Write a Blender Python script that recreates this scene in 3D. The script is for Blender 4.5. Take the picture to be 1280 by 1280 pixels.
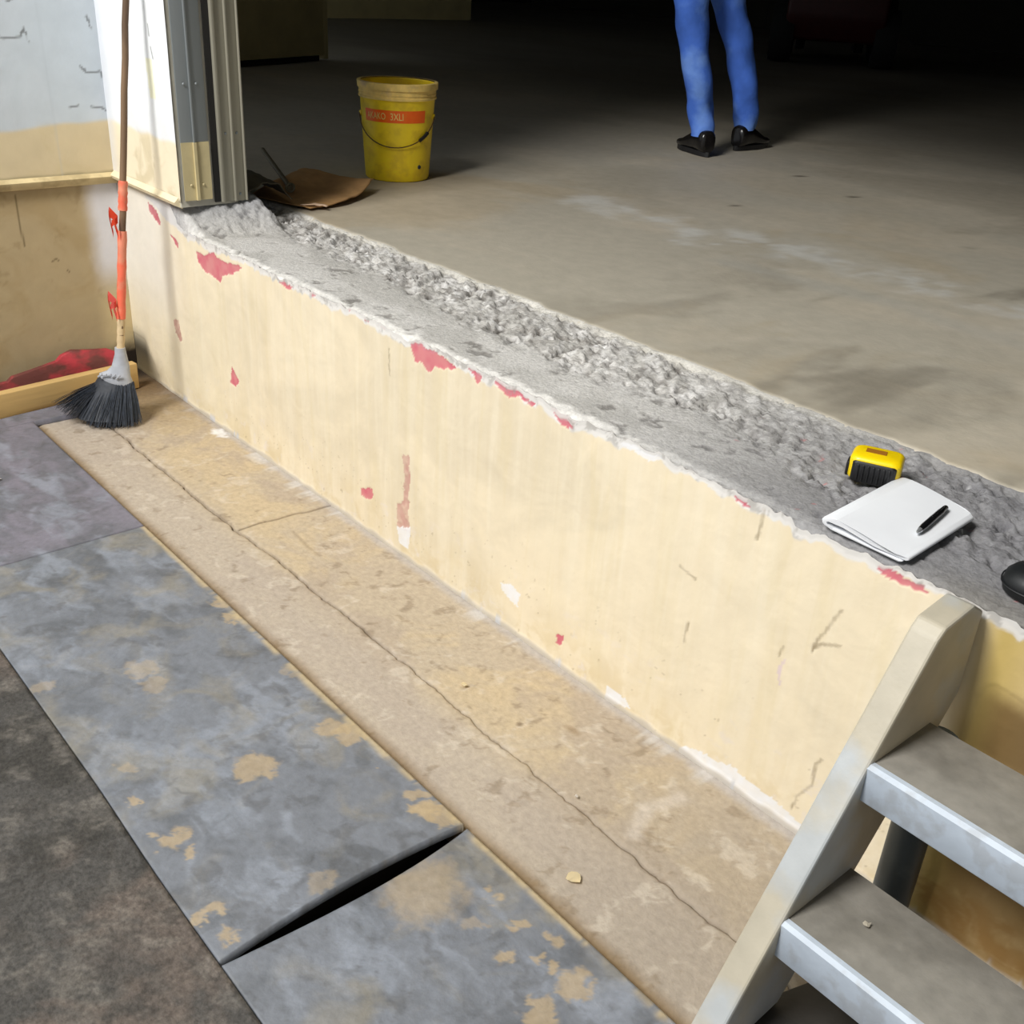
import bpy, bmesh, math, random
import numpy as np
from mathutils import Vector, Matrix
random.seed(7)
sc = bpy.context.scene
for o in list(bpy.data.objects): bpy.data.objects.remove(o, do_unlink=True)

# ------------------------------------------------------------------ camera
CAM = Vector((3.6366, -1.4051, 1.40))
YAW, PITCH, ROLL = 0.8367, 0.48015, 0.06167
fw = Vector((-math.sin(YAW)*math.cos(PITCH), math.cos(YAW)*math.cos(PITCH), -math.sin(PITCH)))
r0 = Vector((math.cos(YAW), math.sin(YAW), 0)); u0 = r0.cross(fw)
rt = r0*math.cos(ROLL)+u0*math.sin(ROLL); up = u0*math.cos(ROLL)-r0*math.sin(ROLL)
cd = bpy.data.cameras.new('camera'); cam = bpy.data.objects.new('camera', cd)
sc.collection.objects.link(cam); sc.camera = cam
cam.matrix_world = Matrix(((rt.x,up.x,-fw.x,CAM.x),(rt.y,up.y,-fw.y,CAM.y),(rt.z,up.z,-fw.z,CAM.z),(0,0,0,1)))
cd.sensor_width = 36; cd.lens = 36*1331/1280; cd.clip_start = .02; cd.clip_end = 100

# ------------------------------------------------------------------ light
w = bpy.data.worlds.new('overcast_sky'); sc.world = w; w.use_nodes = True
bg = w.node_tree.nodes['Background']; bg.inputs[0].default_value = (.86,.93,1,1); bg.inputs[1].default_value = .38
def area(name, loc, target, sx, sy, power, col):
    l = bpy.data.lights.new(name, 'AREA'); l.shape = 'RECTANGLE'; l.size = sx; l.size_y = sy; l.energy = power; l.color = col
    o = bpy.data.objects.new(name, l); sc.collection.objects.link(o); o.location = loc
    o.rotation_euler = (Vector(target)-Vector(loc)).to_track_quat('-Z', 'Y').to_euler(); return o
area('daylight_bay_opening', (1.95, -3.8, 4.9), (1.6, .8, .5), 1.5, 2.2, 455, (1.0,.985,.955))
sc.view_settings.view_transform = 'Standard'; sc.view_settings.look = 'None'
sc.view_settings.exposure = 0.0; sc.view_settings.gamma = 1; sc.view_settings.use_curve_mapping = False

# ------------------------------------------------------------------ helpers
def lin(r, g, b):
    f = lambda c: (c/255)/12.92 if c/255 <= .04045 else ((c/255+.055)/1.055)**2.4
    return np.array([f(r), f(g), f(b)])
RS = np.random.RandomState(11); TAB = RS.rand(256, 256)
def vnoise(x, y, s=0):
    x = np.asarray(x, float)+s*17.31; y = np.asarray(y, float)+s*9.77
    xi = np.floor(x).astype(int); yi = np.floor(y).astype(int); fx = x-xi; fy = y-yi
    fx = fx*fx*(3-2*fx); fy = fy*fy*(3-2*fy); a = xi & 255; b = yi & 255; a1 = (xi+1) & 255; b1 = (yi+1) & 255
    return (TAB[a,b]*(1-fx)+TAB[a1,b]*fx)*(1-fy)+(TAB[a,b1]*(1-fx)+TAB[a1,b1]*fx)*fy
def fbm(x, y, o=4, s=0):
    x = np.asarray(x, float); y = np.asarray(y, float); r = 0; a = .5; t = 0; o = o+2
    wx = vnoise(x*1.7, y*1.7, s+41)-.5; wy = vnoise(x*1.7, y*1.7, s+53)-.5; x = x+wx*.9; y = y+wy*.9
    for k in range(o):
        r = r+a*vnoise(x, y, s+k*3); t += a; a *= .62; x, y = (x*.8-y*.6)*2.03+3.1, (x*.6+y*.8)*2.03-1.7
    return .5+(r/t-.5)*1.15
def sstep(a, b, x):
    t = np.clip((np.asarray(x, float)-a)/(b-a), 0, 1); return t*t*(3-2*t)
def mixc(C, col, m):
    m = np.clip(m, 0, 1)[..., None]; return C*(1-m)+np.asarray(col)*m
def inpoly(X, Y, P):
    ins = np.zeros(X.shape, bool); n = len(P)
    for i in range(n):
        x1, y1 = P[i]; x2, y2 = P[(i+1) % n]
        if y1 == y2: continue
        c = ((y1 > Y) != (y2 > Y)) & (X < (x2-x1)*(Y-y1)/(y2-y1)+x1); ins ^= c
    return ins
def segdist(X, Y, P):
    d = np.full(X.shape, 9.)
    for (x1, y1), (x2, y2) in zip(P[:-1], P[1:]):
        L = (x2-x1)**2+(y2-y1)**2+1e-12; t = np.clip(((X-x1)*(x2-x1)+(Y-y1)*(y2-y1))/L, 0, 1)
        d = np.minimum(d, np.hypot(X-x1-t*(x2-x1), Y-y1-t*(y2-y1)))
    return d

def link(name, me, parent=None):
    o = bpy.data.objects.new(name, me); sc.collection.objects.link(o)
    if parent is not None: o.parent = parent
    return o
def tag(o, label=None, cat=None, group=None, kind=None):
    for k, v in (('label', label), ('category', cat), ('group', group), ('kind', kind)):
        if v: o[k] = v
    return o
def thing(name, label, cat, loc=(0,0,0), rotz=0, group=None):
    o = link(name, None); o.location = loc; o.rotation_euler = (0,0,rotz); o.empty_display_size = .05
    return tag(o, label, cat, group)
def grid(name, X, Y, Z, mat, parent=None, col=None, smooth=True, flip=False):
    n, m = X.shape; me = bpy.data.meshes.new(name)
    co = np.stack([X, Y, Z], -1).reshape(-1, 3).astype(np.float32)
    idx = np.arange(n*m).reshape(n, m)
    q = np.stack([idx[:-1,:-1], idx[1:,:-1], idx[1:,1:], idx[:-1,1:]], -1).reshape(-1, 4)
    if flip: q = q[:, ::-1]
    nf = len(q); me.vertices.add(n*m); me.vertices.foreach_set('co', co.ravel())
    me.loops.add(nf*4); me.loops.foreach_set('vertex_index', q.ravel().astype(np.int32))
    me.polygons.add(nf); me.polygons.foreach_set('loop_start', np.arange(0, nf*4, 4, dtype=np.int32))
    me.polygons.foreach_set('loop_total', np.full(nf, 4, np.int32)); me.update(calc_edges=True)
    me.polygons.foreach_set('use_smooth', np.full(nf, smooth, bool))
    if col is not None:
        a = me.color_attributes.new('Col', 'FLOAT_COLOR', 'POINT')
        c = np.ones((n*m, 4), np.float32); c[:, :3] = np.clip(col.reshape(-1, 3), 0, 1); a.data.foreach_set('color', c.ravel())
    me.materials.append(mat); me.validate(); me.update()
    return link(name, me, parent)
def frombm(name, bm, mat, parent=None, smooth=True, sharp=40):
    bmesh.ops.recalc_face_normals(bm, faces=bm.faces)
    me = bpy.data.meshes.new(name); bm.to_mesh(me); bm.free()
    me.materials.append(mat)
    if smooth:
        me.polygons.foreach_set('use_smooth', [True]*len(me.polygons)); me.set_sharp_from_angle(angle=math.radians(sharp))
    return link(name, me, parent)
def add_box(bm, lo, hi, bevel=0, seg=2, M=None):
    r = bmesh.ops.create_cube(bm, size=1); vs = r['verts']
    for v in vs: v.co = Vector([lo[i]+(v.co[i]+.5)*(hi[i]-lo[i]) for i in range(3)])
    if bevel:
        es = list({e for v in vs for e in v.link_edges})
        g = bmesh.ops.bevel(bm, geom=es, offset=bevel, segments=seg, affect='EDGES', profile=.5)
        vs = list({v for f in g['faces'] for v in f.verts} | {v for v in vs if v.is_valid})
    if M is not None:
        for v in vs: v.co = M @ v.co
    return vs
def box(name, lo, hi, mat, parent=None, bevel=0, seg=2, M=None):
    bm = bmesh.new(); add_box(bm, lo, hi, bevel, seg, M); return frombm(name, bm, mat, parent)
def add_tube(bm, pts, rad, seg=12, cap=True):
    pts = [Vector(p) for p in pts]; rad = rad if isinstance(rad, (list, tuple)) else [rad]*len(pts)
    rings = []; t0 = (pts[1]-pts[0]).normalized(); n = t0.orthogonal().normalized()
    for i, p in enumerate(pts):
        t = (pts[min(i+1, len(pts)-1)]-pts[max(i-1, 0)]).normalized()
        n = (n-t*n.dot(t)).normalized(); b = t.cross(n)
        rings.append([bm.verts.new(p+(n*math.cos(a)+b*math.sin(a))*rad[i]) for a in [2*math.pi*k/seg for k in range(seg)]])
    for A, B in zip(rings[:-1], rings[1:]):
        for k in range(seg): bm.faces.new((A[k], A[(k+1) % seg], B[(k+1) % seg], B[k]))
    if cap: bm.faces.new(rings[0][::-1]); bm.faces.new(rings[-1])
def tube(name, pts, rad, mat, parent=None, seg=12, cap=True):
    bm = bmesh.new(); add_tube(bm, pts, rad, seg, cap); return frombm(name, bm, mat, parent, sharp=60)
def add_lathe(bm, prof, seg=48, c=(0,0,0), jit=None):
    rings = []
    for (r, z) in prof:
        rings.append([bm.verts.new((c[0]+r*math.cos(a), c[1]+r*math.sin(a), c[2]+z)) for a in [2*math.pi*k/seg for k in range(seg)]])
    for A, B in zip(rings[:-1], rings[1:]):
        for k in range(seg): bm.faces.new((A[k], A[(k+1) % seg], B[(k+1) % seg], B[k]))
    return rings
def prism(bm, prof, d0, d1, axis=1):           # extrude an (a, z) profile along an axis
    def P(a, z, d): return (a, d, z) if axis == 1 else (d, a, z)
    A = [bm.verts.new(P(a, z, d0)) for a, z in prof]; B = [bm.verts.new(P(a, z, d1)) for a, z in prof]
    n = len(prof)
    for k in range(n): bm.faces.new((A[k], A[(k+1) % n], B[(k+1) % n], B[k]))
    bm.faces.new(A); bm.faces.new(B[::-1])
def loft(bm, rings, cap=True):
    R = [[bm.verts.new(p) for p in r] for r in rings]; n = len(R[0])
    for A, B in zip(R[:-1], R[1:]):
        for k in range(n): bm.faces.new((A[k], A[(k+1) % n], B[(k+1) % n], B[k]))
    if cap: bm.faces.new(R[0][::-1]); bm.faces.new(R[-1])
    return R

# ------------------------------------------------------------------ materials
def mat(name, base=None, rough=.7, var=.12, scale=20, bump=.15, bscale=60, metal=0, attr=False, spec=.5, stretch=None, dark=None, dscale=6, damt=0, bdist=.003):
    m = bpy.data.materials.new(name); m.use_nodes = True; nt = m.node_tree; N = nt.nodes; L = nt.links
    b = N['Principled BSDF']; b.inputs['Roughness'].default_value = rough; b.inputs['Metallic'].default_value = metal
    b.inputs['Specular IOR Level'].default_value = spec
    tc = N.new('ShaderNodeTexCoord'); src = tc.outputs['Object']
    if stretch:
        mp = N.new('ShaderNodeMapping'); mp.inputs['Scale'].default_value = stretch; L.new(src, mp.inputs[0]); src = mp.outputs[0]
    n1 = N.new('ShaderNodeTexNoise'); n1.inputs['Scale'].default_value = scale; n1.inputs['Detail'].default_value = 6; L.new(src, n1.inputs[0])
    mr = N.new('ShaderNodeMapRange'); mr.inputs[1].default_value = .3; mr.inputs[2].default_value = .7
    mr.inputs[3].default_value = 1-var; mr.inputs[4].default_value = 1+var; L.new(n1.outputs[0], mr.inputs[0])
    if attr:
        a = N.new('ShaderNodeAttribute'); a.attribute_name = 'Col'; c = a.outputs['Color']
    else:
        a = N.new('ShaderNodeRGB'); a.outputs[0].default_value = (*[float(t) for t in base], 1); c = a.outputs[0]
    if damt:
        n3 = N.new('ShaderNodeTexNoise'); n3.inputs['Scale'].default_value = dscale; n3.inputs['Detail'].default_value = 5; L.new(src, n3.inputs[0])
        rp = N.new('ShaderNodeMapRange'); rp.inputs[1].default_value = .5; rp.inputs[2].default_value = .62; rp.inputs[3].default_value = 0; rp.inputs[4].default_value = damt; L.new(n3.outputs[0], rp.inputs[0])
        mx = N.new('ShaderNodeMix'); mx.data_type = 'RGBA'; L.new(rp.outputs[0], mx.inputs[0]); L.new(c, mx.inputs[6]); mx.inputs[7].default_value = (*[float(t) for t in dark], 1); c = mx.outputs[2]
    vm = N.new('ShaderNodeVectorMath'); vm.operation = 'SCALE'; L.new(c, vm.inputs[0]); L.new(mr.outputs[0], vm.inputs['Scale'])
    L.new(vm.outputs[0], b.inputs['Base Color'])
    if bump:
        n2 = N.new('ShaderNodeTexNoise'); n2.inputs['Scale'].default_value = bscale; n2.inputs['Detail'].default_value = 5; L.new(src, n2.inputs[0])
        bp = N.new('ShaderNodeBump'); bp.inputs['Strength'].default_value = bump; bp.inputs['Distance'].default_value = bdist; L.new(n2.outputs[0], bp.inputs['Height']); L.new(bp.outputs[0], b.inputs['Normal'])
    return m
M_wall = mat('painted_plaster', attr=True, rough=.72, var=.035, scale=14, bump=.25, bscale=45, spec=.2)
M_conc = mat('worn_concrete', attr=True, rough=.88, var=.10, scale=70, bump=.5, bscale=140, spec=.2)
M_rub = mat('broken_concrete', attr=True, rough=.95, var=.14, scale=90, bump=.8, bscale=160, spec=.15)
M_floor = mat('warehouse_floor', attr=True, rough=.62, var=.06, scale=22, bump=.25, bscale=60, spec=.3)
M_plate = mat('steel_plate', attr=True, rough=.55, var=.10, scale=60, bump=.4, bscale=120, spec=.5)
M_sheet = mat('gritty_dark_sheet', attr=True, rough=.8, var=.34, scale=130, bump=.7, bscale=170, spec=.3)
M_beige = lin(222,205,160)
M_steel = mat('galvanised_steel', lin(140,146,148), rough=.5, var=.06, scale=9, metal=.2, bump=0, stretch=(1,1,.15))
M_beigest = mat('beige_painted_steel', lin(205,190,145), rough=.6, var=.08, scale=25, bump=.1)
M_dark = mat('dark_void', lin(30,28,25), rough=.95, bump=0)
M_pale = mat('warehouse_plaster', lin(222,206,150), rough=.85, var=.1, scale=3, bump=.1)
M_dado = mat('dark_painted_wall', lin(48,45,34), rough=.85, var=.15, scale=3, bump=.1)
M_roof = mat('roof_sheet', lin(120,120,115), rough=.8, bump=0)

# ------------------------------------------------------------------ colours
CREAM = lin(232,218,190); PINK = lin(206,108,122); WHITE = lin(228,226,222); CEM = lin(172,172,172)

# ================================================================== SETTING: dock wall
PAT = {
'p1':[(0.57,0.555),(0.634,0.552),(0.673,0.569),(0.687,0.577),(0.724,0.56),(0.785,0.566),(0.86,0.57),(0.842,0.551),(0.78,0.531),(0.734,0.514),(0.718,0.493),(0.688,0.498),(0.626,0.504),(0.583,0.52)],
'p2':[(0.386,0.568),(0.451,0.55),(0.442,0.531),(0.416,0.546)],
'p0':[(0.242,0.642),(0.297,0.624),(0.333,0.596),(0.321,0.583),(0.251,0.608)],
'p3':[(1.059,0.592),(1.103,0.591),(1.157,0.586),(1.124,0.575),(1.08,0.58)],
'a':[(1.232,0.597),(1.288,0.603),(1.257,0.585)],'b':[(1.411,0.6),(1.437,0.602),(1.426,0.592)],
'c':[(1.492,0.600),(1.517,0.588),(1.499,0.585)],'d':[(1.553,0.591),(1.589,0.594),(1.582,0.587)],'e':[(1.642,0.600),(1.675,0.600),(1.668,0.592)],
'p4':[(1.682,0.602),(1.732,0.605),(1.746,0.59),(1.81,0.593),(1.867,0.578),(1.849,0.565),(1.799,0.561),(1.761,0.538),(1.734,0.553),(1.707,0.545),(1.693,0.574)],
'p5':[(1.903,0.593),(1.958,0.595),(1.957,0.579),(1.944,0.565),(1.927,0.581)],
'p6':[(1.996,0.600),(2.019,0.599),(2.08,0.592),(2.134,0.58),(2.114,0.573),(2.081,0.581),(2.049,0.57),(2.015,0.578),(1.997,0.588)],
'p7':[(2.18,0.593),(2.212,0.598),(2.25,0.587),(2.243,0.57),(2.211,0.567),(2.186,0.582)],
'p8':[(2.655,0.583),(2.675,0.591),(2.69,0.584),(2.661,0.575)],
'p9':[(2.938,0.590),(2.958,0.597),(2.98,0.592),(3.004,0.592),(3.028,0.590),(3.027,0.580),(2.989,0.578),(2.956,0.577)],
'q2':[(0.752,0.237),(0.795,0.201),(0.776,0.175),(0.74,0.183)],
'q3':[(1.467,0.119),(1.522,0.14),(1.531,0.121),(1.502,0.094),(1.47,0.1)],
'k1':[(2.251,0.077),(2.278,0.087),(2.274,0.058),(2.254,0.053)]}
MAUVE = {'q1':[(0.358,0.279),(0.398,0.29),(0.415,0.226),(0.394,0.208),(0.363,0.24)],
'm1':[(1.663,0.284),(1.687,0.293),(1.697,0.242),(1.684,0.132),(1.7,0.085),(1.64,0.073),(1.636,0.131),(1.666,0.163),(1.671,0.222)],
'm2':[(2.816,0.332),(2.823,0.333),(2.817,0.306),(2.82,0.271),(2.816,0.271),(2.811,0.309)]}
WHT = [[(2.054,0.112),(2.092,0.131),(2.124,0.113),(2.12,0.082),(2.073,0.091)],[(2.414,0.034),(2.478,0.037),(2.485,0.021),(2.416,-0.014)],
[(2.626,0.012),(2.672,0.035),(2.763,0.047),(2.84,0.036),(2.921,0.028),(3.02,.02),(3.02,-.02),(2.63,-0.02)],[(2.341,0.6),(2.4,0.63),(2.526,0.63),(2.514,0.601),(2.455,0.581),(2.389,0.585)],
[(1.640,.073),(1.700,.1),(1.69,.03),(1.65,.03)]]
CRK = [[(2.898,0.48),(2.881,0.434),(2.863,0.379)],[(2.863,0.382),(2.879,0.402),(2.91,0.417)],[(2.808,0.357),(2.803,0.337)],
[(2.925,0.185),(2.919,0.164),(2.922,0.123),(2.895,0.077),(2.894,0.047)],[(2.6,0.294),(2.596,0.249)],[(2.56,0.401),(2.575,.397),(2.599,0.392)],[(1.60,.545),(1.604,.48)],[(2.72,.59),(2.715,.53)]]
xs = np.concatenate([np.arange(-.0, 3.4, .004), np.linspace(3.4, 5.4, 60)]); nz = 170
X = np.repeat(xs[:, None], nz, 1); V = np.repeat(np.linspace(0, 1, nz)[None], len(xs), 0)
top0 = .6+.09*sstep(.50, .36, xs); lip = (vnoise(xs*90, xs*0, 1)-.5)*.010+(vnoise(xs*30, xs*0, 2)-.5)*.008-.008*sstep(.7,.9,vnoise(xs*14,xs*0,22))
topz = top0-.002+lip*(xs > .45)
Z = -.06+V*(topz[:, None]+.06)
jx = X+(fbm(X*30, Z*30, 3, 5)-.5)*.018; jz = Z+(fbm(X*30, Z*30, 3, 9)-.5)*.018
C = np.ones(X.shape+(3,))*CREAM
big = fbm(X*2.2, Z*3, 4, 21); C = C*(1-.10*sstep(.45, .7, big)[..., None])
streak = fbm(X*38, Z*2.5, 3, 31); C = mixc(C, lin(240,230,208), .30*sstep(.4, .8, streak)); C = mixc(C, lin(216,198,150), .22*sstep(.45, .85, fbm(X*45, Z*3, 3, 41)))
low = sstep(.16, .0, Z)*sstep(.4, .65, fbm(X*18, Z*18, 4, 51)); C = mixc(C, lin(206,184,136), .45*low)
spk = fbm(X*110, Z*110, 2, 61); C = mixc(C, lin(150,130,90), .5*sstep(.80, .86, spk)*sstep(.35, .02, Z))
C = mixc(C, lin(226,216,208), .5*sstep(.66, .78, fbm(X*26, Z*30, 3, 71))*sstep(.22, .06, Z))
# cool white corner and lime-washed margin at the left
C = mixc(C, lin(232,230,232), .8*sstep(.52, .25, X)*sstep(.15,.45,Z)); C = mixc(C, lin(240,232,205), .4*sstep(1.0, .4, X))
# stained, dirtier stretch behind the stairs
st = sstep(3.10, 3.16, X); C = mixc(C, lin(206,178,118), st*.75)
C = mixc(C, lin(196,170,92), st*sstep(3.25,3.15,X)*.75)
bw = np.abs(Z-.415+.03*(fbm(X*9,Z*9,3,91)-.5)); C = mixc(C, lin(104,78,44), st*sstep(3.12,3.19,X)*sstep(.085,.035,bw)*.85); C = mixc(C, lin(150,116,66), st*sstep(3.14,3.2,X)*sstep(.34,.30,Z)*sstep(.35,.65,fbm(X*8,Z*8,4,92))*.7)
C = mixc(C, lin(150,112,60), st*sstep(.22,.05,Z)*sstep(.4,.7,fbm(X*12,Z*12,4,95))*.7)
# grime at foot of wall and in the corner
edge = (topz[:, None]-Z)
ww = .003+.015*vnoise(X*9, X*0, 3)+.010*vnoise(X*40, X*0, 4)+.006*vnoise(X*90,Z*90,7)
C = mixc(C, lin(226,224,222), sstep(1.15, .85, edge/ww)*.9)
for k, P in PAT.items():
    c = PINK*(1 if k not in ('p0','p2') else .9); C = mixc(C, c, inpoly(jx, jz, P)*(.80+.2*vnoise(X*60,Z*60,8)))
for k, P in MAUVE.items(): C = mixc(C, lin(196,150,140) if k != 'm2' else lin(215,195,200), inpoly(jx, jz, P)*(.55+.45*vnoise(X*90, Z*90, 3)))
for P in WHT: C = mixc(C, lin(232,232,234), inpoly(jx, jz, P)*(.7+.3*vnoise(X*80, Z*80, 6)))
C = mixc(C, lin(214,211,207), sstep(1.0,.7,edge/(ww*.55))*.9); C = mixc(C, lin(160,156,150), .6*sstep(1.2,.7,edge/ww)*sstep(.52,.66,fbm(X*40,Z*40,3,24)))
for P in CRK: C = mixc(C, lin(120,100,70), .6*sstep(.0042, .0012, segdist(X+(fbm(X*30,Z*30,3,5)-.5)*.010, Z, P))*(.4+.6*vnoise(X*60,Z*60,13)))
foot = sstep(.013, .003, Z-.010*vnoise(X*25, X*0, 12)); C = mixc(C, lin(190,182,170), foot*.8)
C = mixc(C, lin(196,196,198), sstep(.66,.74,fbm(X*14,X*0,3,14))*sstep(.03,.012,Z)*.9)
cem = sstep(-.006, .006, jz-(.648-.33*np.clip(jx-.25,0,.16)))*sstep(.20,.26,jx)*sstep(.62,.56,jx); C = mixc(C, lin(214,214,214), cem)
C = mixc(C, lin(150,152,156), cem*sstep(0,.01,jz-(.600+.75*np.clip(.52-jx,0,1)))*sstep(.40,.43,X))
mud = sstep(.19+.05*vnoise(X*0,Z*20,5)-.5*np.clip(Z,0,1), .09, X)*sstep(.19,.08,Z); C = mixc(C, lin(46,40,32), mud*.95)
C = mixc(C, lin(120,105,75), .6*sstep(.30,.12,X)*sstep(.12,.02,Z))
Yd = -(.0015*(fbm(X*6, Z*6, 3, 2)-.5)*2)-.002*foot + .0012*(C[..., 1] < .4)
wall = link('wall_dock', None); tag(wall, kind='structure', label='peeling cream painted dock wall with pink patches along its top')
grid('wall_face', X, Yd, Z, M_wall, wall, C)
box('wall_core', (-.2, .006, -.3), (5.4, .03, .40), M_dark, wall)

# ledge on top of the dock wall
xs = np.concatenate([np.arange(.0, 3.4, .005), np.linspace(3.4, 5.4, 50)]); ys = np.arange(0, .62, .005)
X, Y = np.meshgrid(xs, ys, indexing='ij')
def edge_y(x): return .432+(vnoise(x*9, x*0, 5)-.5)*.020+(vnoise(x*35, x*0, 6)-.5)*.016
def band_y(x): return .205+(vnoise(x*4, x*0, 15)-.5)*.10+.07*sstep(1.2, .3, x)+(vnoise(x*18, x*0, 16)-.5)*.04-.10*sstep(2.4,3.0,x)
ey = edge_y(X); by = band_y(X)
rough = sstep(-.035, .035, Y-by)*sstep(.012, -.004, Y-ey)*(.58+.42*sstep(.38,.62,fbm(X*7,Y*9,3,19)))
# directional chisel marks
U = X*.75+Y*.66; Wv = -X*.66+Y*.75
lump = fbm(U*34, Wv*15, 3, 3)-.5; fine = fbm(X*90, Y*90, 2, 6)-.5
ridge = np.abs(fbm(U*44, Wv*17, 2, 25)-.5)*2
H = .598-.005*sstep(.62,.75,vnoise(X*30,X*0,44))*sstep(.025,.0,Y)+.0025*(fbm(X*8, Y*8, 3, 1)-.5)+.001*fine+rough*(.030*lump+.012*fine-.007+.012*(.35-ridge))
pit = sstep(.60, .70, fbm(U*40, Wv*24, 2, 33)); H -= pit*.010*rough; pit2 = sstep(.66, .74, fbm(X*26, Y*30, 3, 43))*(1-rough); H -= pit2*.003
H -= .004*sstep(.03, 0, Y)+0*X
H = np.minimum(H, .6+.004*rough)
fil = sstep(.17, -.02, X-(.43+.34*Y)+.05*(fbm(X*20,Y*20,3,8)-.5))*sstep(.30,.24,Y+.04*(fbm(X*16,Y*16,3,9)-.5)); H = H+fil*(.092)+fil*(1-fil)*4*.005*(fbm(X*45, Y*45, 3, 18)-.5)*2+.014*fil*(fbm(X*60,Y*60,2,28)-.5)*sstep(.10,.2,Y)
H[:, 0] = np.interp(xs, xs, topz) if False else np.interp(xs, np.concatenate([np.arange(-.0, 3.4, .004), np.linspace(3.4, 5.4, 60)]), topz)
H = np.where(Y > ey+.02, np.minimum(H, .585+.2*fil), H)
C = np.ones(X.shape+(3,))*lin(178,175,170)
C = mixc(C, lin(204,201,197), sstep(.4, .7, fbm(X*5, Y*9, 3, 7))*.6); C = mixc(C, lin(216,214,212), rough*.6*sstep(.42, .62, fbm(U*40, Wv*18, 2, 17)))
C = mixc(C, lin(112,106,100), rough*.6*sstep(.5, .66, fbm(X*50, Y*50, 2, 27))); C = mixc(C, lin(70,64,58), np.maximum(pit*rough, pit2*.7)*.8)
C = mixc(C, lin(216,213,208), sstep(.016, .004, Y-.016*vnoise(X*40, X*0, 9)-.012*vnoise(X*110,Y*110,8))*.85)
C = mixc(C, lin(206,202,192), sstep(.022, .006, np.abs(Y-ey))*.6)
C = mixc(C, lin(112,112,117), sstep(2.1,3.0,X)*.8)
C = mixc(C, lin(120,116,108), sstep(2.95,3.1,X)*sstep(.10,.02,Y)*.6)
C = mixc(C, lin(226,226,226), rough*.9*sstep(.80,.86,fbm(X*38,Y*38,2,37)))
C = mixc(C, lin(140,142,148), fil*.75); C = mixc(C, lin(50,44,38), fil*sstep(.62,.75,fbm(X*30,Y*30,3,47))*.7*sstep(.12,.18,Y))
C = mixc(C, lin(196,110,110), .6*sstep(.86,.9,fbm(X*30,Y*30,2,57))*sstep(2.4,2.6,X))
ledge = link('trim_ledge', None); tag(ledge, kind='structure', label='broken grey concrete ledge along the top of the dock wall')
grid('ledge_top', X, Y, H, M_rub, ledge, C)

# ================================================================== SETTING: raised warehouse floor
xs = np.concatenate([np.linspace(-14, -2, 60), np.arange(-1.95, 3.6, .02), np.linspace(3.65, 7.5, 40)])
vs = np.concatenate([np.linspace(0, .1, 24), np.linspace(.105, 1, 220)**1.0])
X = np.repeat(xs[:, None], len(vs), 1); yy = edge_y(xs)
V = np.repeat(vs[None], len(xs), 0); span = np.where(V < .1, V/.1*.16, .16+((V-.1)/.9)**1.8*13.6)
Y = yy[:, None]+span; Z = np.full(X.shape, .600)+.003*(fbm(X*1.5, Y*1.5, 3, 4)-.5); Z[:, :3] -= np.array([.035, .006, .001])[None]; Y[:, 0] += .004
inside = (X < .75) & (Y < 1.0); 
C = np.ones(X.shape+(3,))*lin(172,165,150)
C = mixc(C, lin(184,174,156), .6*sstep(.42, .68, fbm(X*1.1+Y*.6, Y*2.0-X*.5, 4, 3))); C = mixc(C, lin(150,142,126), .5*sstep(.4, .75, fbm(X*.9-Y*.3, Y*1.6, 4, 13)))
C = mixc(C, lin(170,150,116), .35*sstep(.5,.7,fbm(X*1.4,Y*1.3,4,63))*sstep(3.2,1.5,Y))
sc1 = segdist(X+.3*(fbm(X*4,Y*4,3,6)-.5), Y+.5*(fbm(X*3,Y*4,4,16)-.5), [(.75,1.41),(1.15,1.50),(1.6,1.52),(2.0,1.52),(2.5,1.55),(3.2,1.65)])
C = mixc(C, lin(200,200,196), .6*sstep(.16, .02, sc1)*sstep(.36, .62, fbm(X*8, Y*10, 3, 26)))
sc2 = segdist(X, Y+.1*(fbm(X*3,Y*3,3,36)-.5), [(1.6,1.25),(2.2,1.32),(2.8,1.25)]); C = mixc(C, lin(168,166,158), .4*sstep(.08, .01, sc2))
C = mixc(C, lin(104,98,86), .55*sstep(.5, .7, fbm(X*3, Y*1.2, 4, 46))*sstep(1.2, 2.4, X))
for px, py, pr in [(.755,2.804,.022),(1.05,1.987,.018),(1.167,2.6,.02),(.878,2.995,.012),(1.9,2.2,.01),(.4,2.5,.012)]:
    C = mixc(C, lin(60,54,44), .8*sstep(pr*1.3, pr*.5, np.hypot(X-px, Y-py)))
C = mixc(C, lin(52,50,44), .55*sstep(3.2, 5.2, Y)); C = mixc(C, lin(196,190,178), .6*sstep(.02, .004, Y-yy[:, None]))  # deep floor colour darkened to follow the daylight falloff
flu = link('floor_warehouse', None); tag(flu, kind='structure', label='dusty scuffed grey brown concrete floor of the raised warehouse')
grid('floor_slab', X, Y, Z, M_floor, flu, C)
box('slab_core', (-14, .47, .3), (7.5, 14.2, .57), M_dark, flu)

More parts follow.
